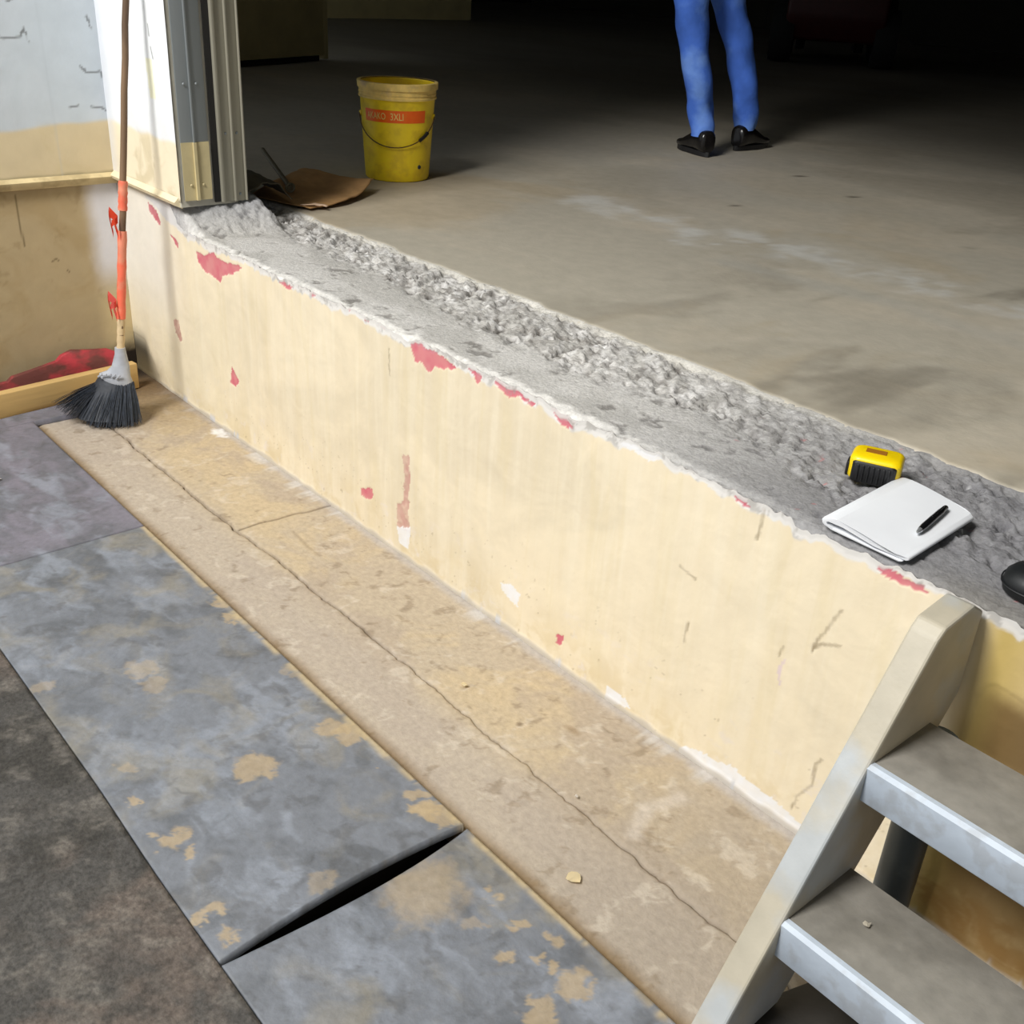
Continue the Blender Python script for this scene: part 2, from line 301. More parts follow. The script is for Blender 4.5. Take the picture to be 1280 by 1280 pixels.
# interior walls
def swall(name, lo, hi, m, label=None):
    o = box(name, lo, hi, m); tag(o, kind='structure', label=label); return o
swall('wall_back', (-14, 14.1, .55), (7.5, 14.3, 4.6), M_dado, 'dark far wall of the warehouse')
swall('wall_right', (7.3, .2, .55), (7.5, 14.2, 4.6), M_dado, 'dark right wall of the warehouse')
swall('ceiling_warehouse', (-14, .2, 4.5), (7.5, 14.3, 4.7), M_roof, 'ceiling of the warehouse')
swall('wall_far_left', (-14.1, .2, .55), (-13.9, 14.3, 4.6), M_dado, 'dark end wall of the warehouse')
t = link('wall_left_bay', None); tag(t, kind='structure', label='dim pale wall section far back on the left')
a = box('wall_panel', (-.1, 0, .0), (.1, 3.15, 3.9), M_pale, t); t.location = (-8.95, 5.40, .60)
t = link('wall_sliding_panel', None); tag(t, kind='structure', label='pale olive partition panel at the left of the warehouse, dark gap below')
box('panel', (-.06, -3.6, .0), (.06, 0, 3.5), M_pale, t, bevel=.004); box('panel_edge_post', (-.05, 0, -.03), (.06, .05, 3.5), M_pale, t)
box('gap_shade_strip', (-.03,-3.6,-.04), (.05,-.05,0), M_dark, t)  # dark strip stands in for the shadow gap under the panel
t.location = (-4.15, 3.30, .645); t.rotation_euler = (0,0,math.radians(21))

# ================================================================== SETTING: left wall and door pier
LOWER = lin(176,158,124); BAND = lin(206,190,156); UPW = lin(190,198,204)  # left wall's shade is put into these tones; the pier gets lit ones
def wallpaint(Yc, Zc, kind):
    """kind 'left' or 'pier' (upper part)"""
    bandz = .858-.03*sstep(.0,.5,np.abs(Yc))*(1 if kind == 'left' else 0)+(vnoise(Yc*14, Yc*0, 4)-.5)*.012
    C = np.ones(Yc.shape+(3,))*UPW
    if kind == 'pier': C[:] = lin(236,238,240)  # lit copy of the same white
    C = mixc(C, lin(198,204,210), .5*sstep(.4, .7, fbm(Yc*5, Zc*3, 4, 8)))if kind=='left' else C
    C = mixc(C, BAND if kind == 'left' else lin(240,228,200), sstep(.008, -.008, Zc-bandz))
    C = mixc(C, lin(200,184,146), .5*sstep(.5, .7, fbm(Yc*9, Zc*9, 4, 18))*sstep(.02, -.02, Zc-bandz))
    C = mixc(C, lin(150,140,110), .7*sstep(.700, .690, Zc-.008*vnoise(Yc*30, Yc*0, 3)))
    return C
ya = np.concatenate([np.linspace(-3.2, -1.0, 30), np.arange(-.99, .001, .005)]); za = np.concatenate([np.arange(.672, 1.35, .005), np.linspace(1.4, 5.8, 30)])
Yg, Zg = np.meshgrid(ya, za, indexing='ij'); C = wallpaint(Yg, Zg, 'left')
for P in [[(-.34,1.13),(-.30,1.10),(-.25,1.105),(-.235,1.13),(-.225,1.09)],[(-.08,1.02),(-.06,1.00),(-.02,1.005),(-.012,.985)],[(-.06,.90),(-.02,.895),(-.005,.885)],[(-.27,1.20),(-.25,1.21)],[(-.10,.905),(-.13,.9)],[(-.04,1.17),(-.03,1.13)]]:
    C = mixc(C, lin(96,96,96), .8*sstep(.0040, .0012, segdist(Yg+(fbm(Yg*40,Zg*40,2,3)-.5)*.02, Zg, P)))
C = mixc(C, lin(170,178,184), .2*sstep(.006,.001,np.abs(Yg+.185+.02*(Zg-1))))
wl = link('wall_left', None); tag(wl, kind='structure', label='left wall, white above a cream band and tan below a ledge')
grid('upper_face', np.full(Yg.shape, .016)+.002*(fbm(Yg*5,Zg*5,3,1)-.5), Yg, Zg, M_wall, wl, C)
# underside of the step and lower face
zl = np.arange(-.06, .69, .006); Yg, Zg = np.meshgrid(ya, zl, indexing='ij')
C = np.ones(Yg.shape+(3,))*LOWER; C = mixc(C, lin(158,136,96), .5*sstep(.42, .68, fbm(Yg*4, Zg*4, 4, 6))); C = mixc(C, lin(138,118,82), .4*sstep(.60,.80,fbm(Yg*14,Zg*14,3,16)))
C = mixc(C, lin(214,212,214), sstep(-.13, -.06, Yg+.03*(fbm(Yg*10,Zg*10,3,5)-.5))*sstep(.25, .42, Zg)); C = mixc(C, lin(226,206,158), .6*sstep(-.13,-.05,Yg)*sstep(.4,.2,Zg))
for P in [[(-.245,.42),(-.232,.427),(-.225,.42)],[(-.20,.385),(-.195,.378)],[(-.33,.64),(-.33,.55),(-.325,.48)]]: C = mixc(C, lin(92,78,52), .7*sstep(.004, .001, segdist(Yg, Zg, P)))
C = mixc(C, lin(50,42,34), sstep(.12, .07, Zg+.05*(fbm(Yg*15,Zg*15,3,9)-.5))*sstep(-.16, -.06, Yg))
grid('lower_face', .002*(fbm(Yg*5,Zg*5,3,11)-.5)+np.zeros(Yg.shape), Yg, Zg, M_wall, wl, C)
bm = bmesh.new(); prism(bm, [(.0,.690),(.0,.662),(.010,.657),(.024,.668),(.028,.682),(.016,.694)], -3.2, .0, axis=1)
frombm('ledge_moulding', bm, mat('cream_moulding', lin(206,188,144), rough=.8, var=.1, scale=20, dark=lin(150,130,92), damt=.5, dscale=14), wl)
box('wall_core', (-.25, -3.2, -.3), (-.004, .2, 5.8), M_dark, wl)

wp = link('wall_pier', None); tag(wp, kind='structure', label='bright white door pier above a cream band at the left of the doorway')
xa = np.arange(.0, .522, .004); za = np.concatenate([np.arange(.690, 1.35, .005), np.linspace(1.4, 5.8, 30)])
Xg, Zg = np.meshgrid(xa, za, indexing='ij'); C = wallpaint(Xg, Zg, 'pier')
C = mixc(C, lin(206,210,218), .6*sstep(.10, .02, Xg)); C = mixc(C, lin(240,236,196), .7*inpoly(Xg,Zg,[(.36,1.08),(.405,1.08),(.41,.97),(.37,.97)]))
for P in [[(.405,1.11),(.415,1.08)],[(.40,1.17),(.402,1.14)]]: C = mixc(C, lin(110,110,108), .7*sstep(.005,.0015,segdist(Xg,Zg,P)))
grid('pier_face', Xg, -.012+.001*(fbm(Xg*9,Zg*9,3,1)-.5), Zg, M_wall, wp, C, flip=True)
box('pier_core', (-.2, -.008, .672), (.516, .20, 5.8), mat('pier_plaster', lin(190,186,172), bump=.1), wp)
bm = bmesh.new(); prism(bm, [(-.012,.700),(-.018,.694),(-.026,.686),(-.022,.676),(.0,.666),(.0,.700)], .02, .505, axis=0)
frombm('pier_moulding', bm, mat('cream_moulding_light', lin(228,214,180), rough=.8, var=.1, scale=20), wp)

# steel shutter guides on the reveal (x = .52), each a lifted-on channel
t = thing('shutter_guide', 'front grey steel shutter guide with cream painted foot, against the white pier', 'door guide', (.517, 0, .692))
box('mounting_plate', (0, .002, .0), (.006, .090, 3.4), M_steel, t, bevel=.001)
for a, b in ((.040, .047),): box('rib', (.006, a, .0), (.013, b, 3.4), M_steel, t, bevel=.0015)
p = box('painted_foot', (.0055, .0012, .0), (.0072, .0908, .168), M_beigest, t); p['label'] = 'cream painted lower end'
box('painted_foot', (.0065, .039, .0), (.0138, .048, .168), M_beigest, t)
for yy_, zz_ in ((.025,.045),(.064,.045),(.025,.33),(.064,.33)):
    bm = bmesh.new(); add_lathe(bm, [(.0001,.003),(.003,.0025),(.0045,0)], 10); o = frombm('rivet', bm, M_beigest if zz_ < .1 else M_steel, t); o.rotation_euler = (0, math.pi/2, 0); o.location = (.0082, yy_, zz_)
t2 = thing('shutter_guide', 'rear silver steel shutter guide standing nearest the dark warehouse', 'door guide', (.517, .100, .680))
box('slot_back', (0, 0, 0), (.004, .02, 3.4), M_dark, t2)
M_st2 = mat('pale_worn_steel', lin(158,154,138), rough=.5, var=.08, scale=9, metal=.15, bump=0, stretch=(1,1,.15))
box('mounting_plate', (0, .020, .0), (.010, .104, 3.4), M_st2, t2, bevel=.001)
for a, b in ((.018, .030), (.060, .068), (.098, .104)): box('rib', (.010, a, .0), (.020, b, 3.4), M_st2, t2, bevel=.0025)
for yy_, zz_ in ((.045,.20),(.082,.20),(.082,.02)):
    bm = bmesh.new(); add_lathe(bm, [(.0001,.003),(.003,.0025),(.0045,0)], 10); o = frombm('rivet', bm, M_steel, t2); o.rotation_euler = (0, math.pi/2, 0); o.location = (.0102, yy_, zz_)
# far side of the doorway, header, bay roof
swall('wall_right_pier', (5.3, 0, .0), (7.6, .2, 5.8), M_pale, 'pier at the right of the doorway')
swall('wall_header', (.4, 0, 3.05), (5.4, .2, 5.8), M_pale, 'wall above the doorway')
swall('ceiling_bay', (-.3, -6.5, 5.75), (7.6, .2, 5.9), M_roof, 'roof over the loading bay')

# ================================================================== SETTING: low floor
def up18(p): return (3.6366+(p[0]-3.6366)*.9871, -1.4051+(p[1]+1.4051)*.9871)     # same sight line at plate height
YP = -.484
fl = link('floor', None); tag(fl, kind='structure', label='cracked dusty concrete strip at the foot of the dock wall')
def crack_y(x): return -.286+.012*sstep(1.3,1.6,x)-.008*sstep(2.2,2.7,x)+(vnoise(x*5, x*0, 2)-.5)*.010+(vnoise(x*34, x*0, 3)-.5)*.009+(vnoise(x*90, x*0, 9)-.5)*.004
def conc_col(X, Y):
    C = np.ones(X.shape+(3,))*lin(176,162,142)
    C = mixc(C, lin(190,170,136), .6*sstep(.42, .66, fbm(X*3, Y*4, 4, 5))*sstep(-.36, -.2, Y)); C = mixc(C, lin(166,152,136), .7*sstep(.45, .65, fbm(X*4, Y*5, 4, 15)))
    C = mixc(C, lin(170,160,150), .5*sstep(-.25,-.36,Y)); C = mixc(C, lin(150,140,128), .65*sstep(2.3, 2.95, X+.3*(fbm(X*3,Y*3,3,6)-.5)))
    C = mixc(C, lin(126,110,90), .5*sstep(.66, .80, fbm(X*30, Y*30, 3, 25))); C = mixc(C, lin(206,196,182), .35*sstep(.62, .78, fbm(X*22, Y*22, 3, 35)))
    C = mixc(C, lin(176,170,166), .7*sstep(-.035,-.008,Y+.02*(fbm(X*20,X*0,3,7)-.5)))
    C = mixc(C, lin(226,226,228), .7*sstep(.028,.014,np.hypot((X-.70)*.6, Y+.028)+.03*(fbm(X*60,Y*60,2,5)-.5)))
    C = mixc(C, lin(196,192,188), .7*sstep(.66,.74,fbm(X*7,X*0,3,19))*sstep(-.06,-.02,Y))
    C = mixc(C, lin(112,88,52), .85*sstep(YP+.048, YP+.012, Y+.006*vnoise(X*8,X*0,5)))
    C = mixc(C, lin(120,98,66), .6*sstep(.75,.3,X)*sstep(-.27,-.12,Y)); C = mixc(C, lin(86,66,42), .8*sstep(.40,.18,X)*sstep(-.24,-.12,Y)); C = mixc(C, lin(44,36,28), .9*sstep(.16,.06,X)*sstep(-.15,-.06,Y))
    sm = segdist(X, Y, [(1.391,-.167),(1.484,-.177),(1.547,-.177)]); C = mixc(C, lin(128,112,92), .4*sstep(.006,.002,sm))
    sm = np.hypot((X-2.45)*.5, Y+.13); C = mixc(C, lin(140,118,90), .6*sstep(.02,.008,sm+.01*fbm(X*50,Y*50,2,1)))
    sm = np.hypot(X-2.37, Y+.205); C = mixc(C, lin(110,92,74), .7*sstep(.009,.004,sm)); sm = segdist(X,Y,[(2.72,-.10),(2.70,-.17),(2.73,-.24)]); C = mixc(C, lin(196,186,176), .5*sstep(.03,.008,sm+.01*fbm(X*40,Y*40,2,3)))
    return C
def slab(x0f, x1f, y0f, y1f, nu, nv, dz=0, seed=0):
    u = np.linspace(0, 1, nu)[:, None]; v = np.concatenate([[0], np.linspace(0, 1, nv), [1]])[None]
    ym = (y0f(.8)+y1f(.8))*.5
    vv = np.repeat(v, nu, 0); X0 = x0f(vv)+(x1f(vv)-x0f(vv))*u; Yv = y0f(X0)+(y1f(X0)-y0f(X0))*vv
    Zv = dz+.003*(fbm(X0*6, Yv*8, 3, seed)-.5)
    d = np.minimum(np.minimum(Yv-y0f(X0), y1f(X0)-Yv), np.minimum(X0-x0f(vv), x1f(vv)-X0))
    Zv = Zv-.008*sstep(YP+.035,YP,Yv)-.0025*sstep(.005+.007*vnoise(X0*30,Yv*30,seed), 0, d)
    Zv[:, 0] = -.06; Zv[:, -1] = -.06; X0 = np.concatenate([X0[:1], X0, X0[-1:]]); Yv = np.concatenate([Yv[:1], Yv, Yv[-1:]]); Zv = np.concatenate([Zv[:1]*0-.06, Zv, Zv[-1:]*0-.06])
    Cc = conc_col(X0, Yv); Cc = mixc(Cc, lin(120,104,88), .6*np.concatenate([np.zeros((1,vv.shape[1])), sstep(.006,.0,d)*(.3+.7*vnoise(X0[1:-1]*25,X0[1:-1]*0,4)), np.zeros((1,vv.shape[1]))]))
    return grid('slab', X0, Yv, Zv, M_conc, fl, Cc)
cr = lambda x: crack_y(np.asarray(x, float)); k0 = lambda c: (lambda v: np.asarray(v, float)*0+c)
gapw = lambda x: .0022*sstep(2.4,1.2,x)+.0003
crx = lambda v: 1.313+(vnoise(v*6, v*0, 8)-.5)*.03+.0*v
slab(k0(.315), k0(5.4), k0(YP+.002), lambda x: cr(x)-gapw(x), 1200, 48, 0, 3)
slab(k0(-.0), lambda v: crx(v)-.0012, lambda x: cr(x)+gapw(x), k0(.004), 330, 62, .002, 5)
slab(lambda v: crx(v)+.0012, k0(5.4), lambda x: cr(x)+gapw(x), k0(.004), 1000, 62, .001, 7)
box('bedding', (-.2, -1.0, -.3), (2.40, .02, -.055), M_dark, fl); box('bedding', (2.40, YP+.01, -.3), (5.4, .02, -.055), M_dark, fl)
GR = mat('dirt_subgrade', lin(60,54,48), rough=.95)
box('subgrade', (-.2, -6.5, -.4), (2.46, YP+.012, -.004), GR, fl); box('subgrade', (2.66, -6.5, -.4), (7.6, YP+.012, -.004), GR, fl)
box('subgrade', (2.46, -6.5, -.4), (2.66, -.955, -.004), GR, fl); box('subgrade', (2.46, -.955, -.4), (2.66, YP+.012, -.3), M_dark, fl)

# ================================================================== cover plates
BL = [(2.164,-0.691,0.044),(2.248,-0.893,0.028),(2.3,-0.878,0.016),(2.208,-0.919,0.009),(2.108,-0.906,0.011),(2.433,-0.924,0.017),(2.427,-0.944,0.011),(2.5,-0.916,0.018),(2.487,-0.751,0.027),(2.024,-0.891,0.014),(1.691,-0.923,0.027),(1.811,-0.743,0.033),(2.154,-0.517,0.033),(2.191,-0.505,0.037),(2.408,-0.5,0.017),(2.462,-0.51,0.025),(2.489,-0.488,0.026),(2.303,-0.51,0.006),(2.69,-0.536,0.016),(2.756,-0.537,0.013),(2.813,-0.519,0.017),(2.79,-0.593,0.018),(2.825,-0.557,0.008),(2.899,-0.546,0.032),(2.855,-0.557,0.014),(2.901,-0.625,0.029),(2.701,-0.597,0.022),(1.592,-0.486,0.024),(1.933,-0.494,0.016),(1.738,-0.729,0.031),(1.671,-0.488,0.022),(2.46,-.507,.03)]
FA = {(2.487,-0.751),(1.811,-0.743),(2.701,-0.597),(1.691,-0.923),(1.933,-0.494),(2.024,-0.891),(1.738,-0.729)}
def plate_col(X, Y, kind):
    base = {'blue': lin(112,116,124), 'far': lin(118,115,126), 'dark': lin(70,68,66)}[kind]
    C = np.ones(X.shape+(3,))*base
    if kind == 'dark':
        C = mixc(C, lin(54,52,49), .8*sstep(.42, .62, fbm(X*7, Y*7, 5, 3))); C = mixc(C, lin(106,94,86), .55*sstep(.5, .68, fbm(X*5, Y*5, 5, 13)))
        C = mixc(C, lin(60,57,54), .6*sstep(.58, .76, fbm(X*26, Y*26, 3, 23)))
        return mixc(C, lin(126,120,113), .4*sstep(.5, .8, fbm(X*22, Y*22, 3, 33)))
    C = mixc(C, lin(84,87,92), .7*sstep(.35, .75, fbm(X*9, Y*11, 6, 4))); C = mixc(C, lin(150,157,170), .45*sstep(.45, .8, fbm(X*10, Y*16, 6, 14)))
    C = mixc(C, lin(146,136,112), .40*sstep(.42, .8, fbm(X*9+2, Y*10, 5, 24))*(kind == 'blue'))
    C = mixc(C, lin(80,80,82), .45*sstep(.60, .78, fbm(X*24, Y*24, 3, 34)))
    if kind == 'far': return C
    jx = X+(fbm(X*32, Y*32, 4, 44)-.5)*.060; jy = Y+(fbm(X*32, Y*32, 4, 54)-.5)*.060
    for bx_, by_, br in BL:
        q = up18((bx_, by_)); d = np.hypot(jx-q[0], jy-q[1]); a = .42 if (bx_, by_) in FA else .8
        C = mixc(C, lin(170,150,118), .85*a*sstep(br*1.05, br*.75, d)*sstep(.2,.42,fbm(X*40,Y*40,3,64)+.12))
    q = up18((2.60,-.62)); C = mixc(C, lin(168,150,122), .6*sstep(.09,.04,np.hypot(jx-q[0], jy-q[1])))
    e = sstep(.014+.012*vnoise(X*18, X*0, 5), .004, YP-Y)*sstep(.3, .55, fbm(X*12, X*0, 3, 6)); C = mixc(C, lin(186,166,128), .75*e)
    return C
def plate(label, kind, x0f, x1f, y0f, y1f, zf, nu, nv, th=.017):
    v = np.linspace(0, 1, nv)[None]; vv = np.repeat(v, nu, 0); u = np.linspace(0, 1, nu)[:, None]
    X0 = x0f(vv)+(x1f(vv)-x0f(vv))*u; Yv = y0f(X0)+(y1f(X0)-y0f(X0))*vv; Zv = zf(X0, Yv)+.0012*(fbm(X0*5, Yv*5, 3, 1)-.5)
    pad = lambda A: np.pad(A, 1, mode='edge'); Xp, Yp, Zp = pad(X0), pad(Yv), pad(Zv); S = Zp.copy(); bot = Zp-th
    m = np.zeros(Zp.shape, bool); m[0] = m[-1] = True; m[:, 0] = m[:, -1] = True; Zp = np.where(m, bot, Zp)
    o = grid('cover_plate', Xp, Yp, Zp, M_sheet if kind == 'dark' else M_plate, None, plate_col(Xp, Yp, kind))
    # underside
    me = o.data; return tag(o, label, 'floor plate', None)
YD = -.958
yb = lambda x: x*0+YP; yd = lambda x: YD+(vnoise(x*3, x*0, 3)-.5)*.008+.0*x
flat = lambda X, Y: X*0+.018
xB1 = lambda v: 2.541-.009*np.sin(np.clip(v,0,1)*math.pi)-.003*v          # near end of the middle plate (v: 0 far side, 1 wall side)
xC0 = lambda v: 2.548+.016*np.sin(np.clip(1-v,0,1)**.8*math.pi)
xA = 1.173
plate('far lilac-grey steel cover plate beside the broom and timber', 'far', k0(.34), lambda v: v*0+xA-.003, lambda x: yd(x)+.0, yb, flat, 170, 95)
plate('long blue-grey middle cover plate with bowed near edge', 'blue', lambda v: v*0+xA+.003, xB1, lambda x: yd(x), yb, lambda X, Y: .018+.008*sstep(2.2, 2.54, X)*np.sin(np.clip((YP-Y)/(YP-YD),0,1)*math.pi)**.7, 340, 120)
plate('near blue-grey cover plate with tan worn spots beside the stair foot', 'blue', xC0, k0(4.3), lambda x: yd(x), yb, lambda X, Y: .0155+X*0, 400, 110, .014)
plate('dark brown-grey mottled sheet at the left edge', 'dark', k0(.9), k0(4.3), k0(-2.4), lambda x: yd(x)-.0035, lambda X, Y: .019+X*0+.002*sstep(YD-.02, YD, Y), 420, 170)
plate('narrow grey plate strip in front of the timber beam', 'far', lambda v: .207+.114*(-.078-(-.96+.67*v)), k0(.337), k0(-.96), k0(-.29), lambda X,Y: .0175+X*0, 30, 120)
plate('far left grey plate at the edge of the frame', 'far', k0(.10), k0(.895), k0(-2.4), lambda x: yd(x)-.0035, lambda X, Y: .0165+X*0, 60, 60)

# ================================================================== stairs
PAINT = mat('grey_stair_paint', lin(176,168,150), rough=.5, var=.10, scale=16, dark=lin(168,176,184), damt=.7, dscale=5, bump=.2)
TOPM = mat('dusty_tread_top', lin(128,124,116), rough=.85, var=.14, scale=30, dark=lin(104,100,92), damt=.6, dscale=8, bump=.4)
NOSE = mat('pale_grey_nosing', lin(182,192,204), rough=.55, var=.07, scale=20, dark=lin(150,150,150), damt=.4, dscale=30, bump=.2)
st = thing('dock_stair', 'grey steel open-riser stair leaning against the dock wall', 'stairs', (3.075, 0, 0))
def stringer(x0):
    bm = bmesh.new()
    prof = [(-.515,-.004+.02),(-.135,.598),(-.120,.612),(-.045,.622),(-.010,.600),(-.010,.455),(-.335,.018),(-.40,.016)]
    prism(bm, prof, x0, x0+.045, axis=0)
    bmesh.ops.bevel(bm, geom=[e for e in bm.edges], offset=.004, segments=2, affect='EDGES', profile=.5)
    return frombm('stringer', bm, PAINT, st, smooth=False)
stringer(0); stringer(.845)
for (yf, yb_, z, h) in ((-.245, -.082, .432, .062), (-.382, -.212, .220, .066)):
    tr = box('tread', (.043, yf+.004, z-.006), (.847, yb_, z), TOPM, st, bevel=.0015)
    tr['label'] = 'dusty tread surface'
    bm = bmesh.new(); prism(bm, [(yf,z-.004),(yf+.006,z+.0012),(yf+.014,z+.0012),(yf+.014,z-.006),(yf+.006,z-.008),(yf+.006,z-h+.006),(yf+.03,z-h+.006),(yf+.03,z-h),(yf+.002,z-h),(yf,z-h+.003)], .040, .850, axis=0)
    frombm('nosing', bm, NOSE, tr)
    box('back_flange', (.045, yb_-.006, z-.04), (.845, yb_, z-.006), PAINT, tr)
PM = mat('dark_grey_pipe', lin(72,80,84), rough=.45, var=.15, scale=12, metal=.3, dark=lin(110,120,124), damt=.5, dscale=7)
tube('support_post', [(.055, -.062, .0), (.055, -.062, .40)], .031, PM, st, 24)
t = thing('dark_flat_sheet', 'dark flat sheet lying under the lowest tread', 'mat', (0,0,0))  # thin dark sheet filling the dark area under the lowest tread
bm = bmesh.new(); Pm = [(3.128,-.255),(3.20,-.262),(3.7,-.25),(3.7,-.40),(3.12,-.41),(3.105,-.33)]
vsb = [bm.verts.new((a, b, .003)) for a, b in Pm]; f = bm.faces.new(vsb); ex = bmesh.ops.extrude_face_region(bm, geom=[f]); 
for v in [g for g in ex['geom'] if isinstance(g, bmesh.types.BMVert)]: v.co.z += .012
bmesh.ops.bevel(bm, geom=[e for e in bm.edges], offset=.003, segments=2, affect='EDGES', profile=.5)
M_blksheet = mat('black_sheet', lin(40,38,36), rough=.7, var=.2, scale=20, bump=.3); frombm('sheet', bm, M_blksheet, t)

# ================================================================== corner: timber, red board, broom
WOOD = mat('pale_timber', lin(206,172,112), rough=.75, var=.16, scale=10, stretch=(1,.12,1.4), dark=lin(160,112,56), damt=.55, dscale=14, bump=.4, bscale=30)
t = thing('timber_beam', 'pale sawn timber beam lying on the floor by the left wall', 'timber', (.203, -.078, .0045), math.radians(6.5))
bm = bmesh.new(); add_box(bm, (-.036, -1.25, 0), (0, 0, .090), .004, 2)
o = frombm('beam', bm, WOOD, t)
REDM = mat('peeling_red_paint', lin(176,52,62), rough=.6, var=.14, scale=12, dark=lin(78,52,44), damt=.85, dscale=7, bump=.4, stretch=(1,1,1.6))
t = thing('red_board', 'red painted board with peeling edges leaning between timber and left wall', 'board', (0,0,0))
bm = bmesh.new(); prof = [(-.95,.0),(-.95,.045),(-.47,.058),(-.455,.074),(-.30,.094),(-.285,.112),(-.245,.124),(-.215,.118),(-.125,.108),(-.085,.088),(-.08,.0)]
A = []; B = []
for y, z in prof:
    A.append(bm.verts.new((.112-.35*z, y, z+.006))); B.append(bm.verts.new((.092-.35*z, y, z+.006)))
n = len(prof)
for k in range(n): bm.faces.new((A[k], A[(k+1) % n], B[(k+1) % n], B[k]))
bm.faces.new(A); bm.faces.new(B[::-1]); bmesh.ops.bevel(bm, geom=[e for e in bm.edges], offset=.003, segments=2, affect='EDGES', profile=.5)
frombm('plank', bm, REDM, t)

HB = Vector((.452, -.272, .006)); HT = Vector((.440, -.228, .145)); CT = Vector((.438, -.218, .225))
PT = Vector((.402, -.058, 1.32)); PE = PT+(PT-CT).normalized()*.28
t = thing('broom', 'long-handled broom with black bristles and orange taped pole in the corner', 'broom', HB)
def L(p): return Vector(p)-HB
POLE = mat('weathered_stick', lin(126,100,74), rough=.7, var=.2, scale=14, dark=lin(84,62,46), damt=.6, dscale=16, stretch=(1,1,.3))
ORG = mat('orange_tape', lin(238,112,84), rough=.45, var=.12, scale=20, dark=lin(214,160,130), damt=.5, dscale=22)
BARE = mat('bare_stick', lin(206,182,142), rough=.7, var=.12, scale=20)
def pl(tt): return CT.lerp(PE, tt)
Lp = (PE-CT).length
def zt(z): return (z-CT.z)/(PE.z-CT.z)
wob = lambda z: Vector((.003*math.sin(z*9), .0, 0))
tube('pole', [L(pl(k/16)+wob(k)) for k in range(17)], [.0105-.0015*k/16 for k in range(17)], POLE, t, 12)
def wrap(z0, z1, m, nm, r=.0128, lab=None):
    n = 10; pts = [L(pl(zt(z0+(z1-z0)*k/n))) for k in range(n+1)]
    o = tube(nm, pts, [r+.0010*math.sin(k*2.3) for k in range(n+1)], m, t, 12)
    if lab: o['label'] = lab
wrap(.66, .745, ORG, 'tape_wrap', .0135); wrap(.335, .60, ORG, 'tape_wrap', .0135, 'long orange taped length'); wrap(.235, .335, BARE, 'bare_length', .0120, 'bare pale wood length')
for zc, s in ((.635, 1), (.385, -1)):       # ragged ribbon ties
    c = L(pl(zt(zc)))
    bm = bmesh.new()
    for (dx, dz, wd, ang) in ((-.030, .020, .030, 0), (.016, -.006, .024, 1.2), (-.020, -.014, .020, 2.2)):
        a = c+Vector((0, -.014, 0)); b = c+Vector((dx*.8, -.03, dz)); cc = c+Vector((dx*1.05, -.026, dz-.035))
        for P3 in ((a, b), (b, cc)):
            q = [P3[0]+Vector((0,0,wd*.4)), P3[1]+Vector((0,.002,wd*.5)), P3[1]-Vector((0,0,wd*.5)), P3[0]-Vector((0,.002,wd*.4))]
            f = bm.faces.new([bm.verts.new(v) for v in q])
    bmesh.ops.solidify(bm, geom=bm.faces[:], thickness=.0015)
    frombm('ribbon_tie', bm, mat('orange_ribbon', lin(232,84,50), rough=.5) if s > 0 else mat('pink_ribbon', lin(236,110,100), rough=.5), t)
SIL = mat('white_plastic_collar', lin(170,174,182), rough=.4, var=.15, scale=30)
rt2 = Vector((.655,.755,0)); tw = Vector((-.755,.655,0))
def fan_ring(c, a, b, n=20, tilt=0): return [c+rt2*a*math.cos(2*math.pi*k/n)+tw*b*math.sin(2*math.pi*k/n)+Vector((0,0,tilt*math.cos(2*math.pi*k/n))) for k in range(n)]
bm = bmesh.new(); c0 = L(CT)+Vector((0,0,.02))
loft(bm, [fan_ring(c0, .016, .015), fan_ring(L(CT), .018, .016), fan_ring(L(CT).lerp(L(HT), .5), .028, .019), fan_ring(L(CT).lerp(L(HT), .8)-rt2*.006, .036, .022, tilt=-.008), fan_ring(L(HT)-rt2*.014, .052, .026, tilt=-.014), fan_ring(L(HT)-rt2*.015-Vector((0,0,.012)), .050, .024, tilt=-.012)])
col_ = frombm('collar', bm, SIL, t, sharp=50)
bm = bmesh.new()
for k in range(5): add_tube(bm, [L(HT)+rt2*(-.06+.014*k)+tw*(-.028)+Vector((0,0,.012+.006*math.sin(k))), L(HT)+rt2*(-.045+.014*k)+tw*(-.030)+Vector((0,0,.022))], .003, 6)
frombm('twine_binding', bm, SIL, col_)
BR = mat('black_bristle', lin(42,46,54), rough=.55, var=.3, scale=60, bump=.3, spec=.5)
bm = bmesh.new()
loft(bm, [fan_ring(L(HT)-rt2*.014-Vector((0,0,.004)), .052, .020, tilt=-.012), fan_ring(L(HT).lerp(Vector((0,0,0)), .45)-rt2*.025, .070, .032, tilt=-.008), fan_ring(Vector((0,0,.018))-rt2*.028, .088, .042, tilt=-.0)])
bcore = frombm('bristle_core', bm, BR, t)
bm = bmesh.new(); rnd = random.Random(3)
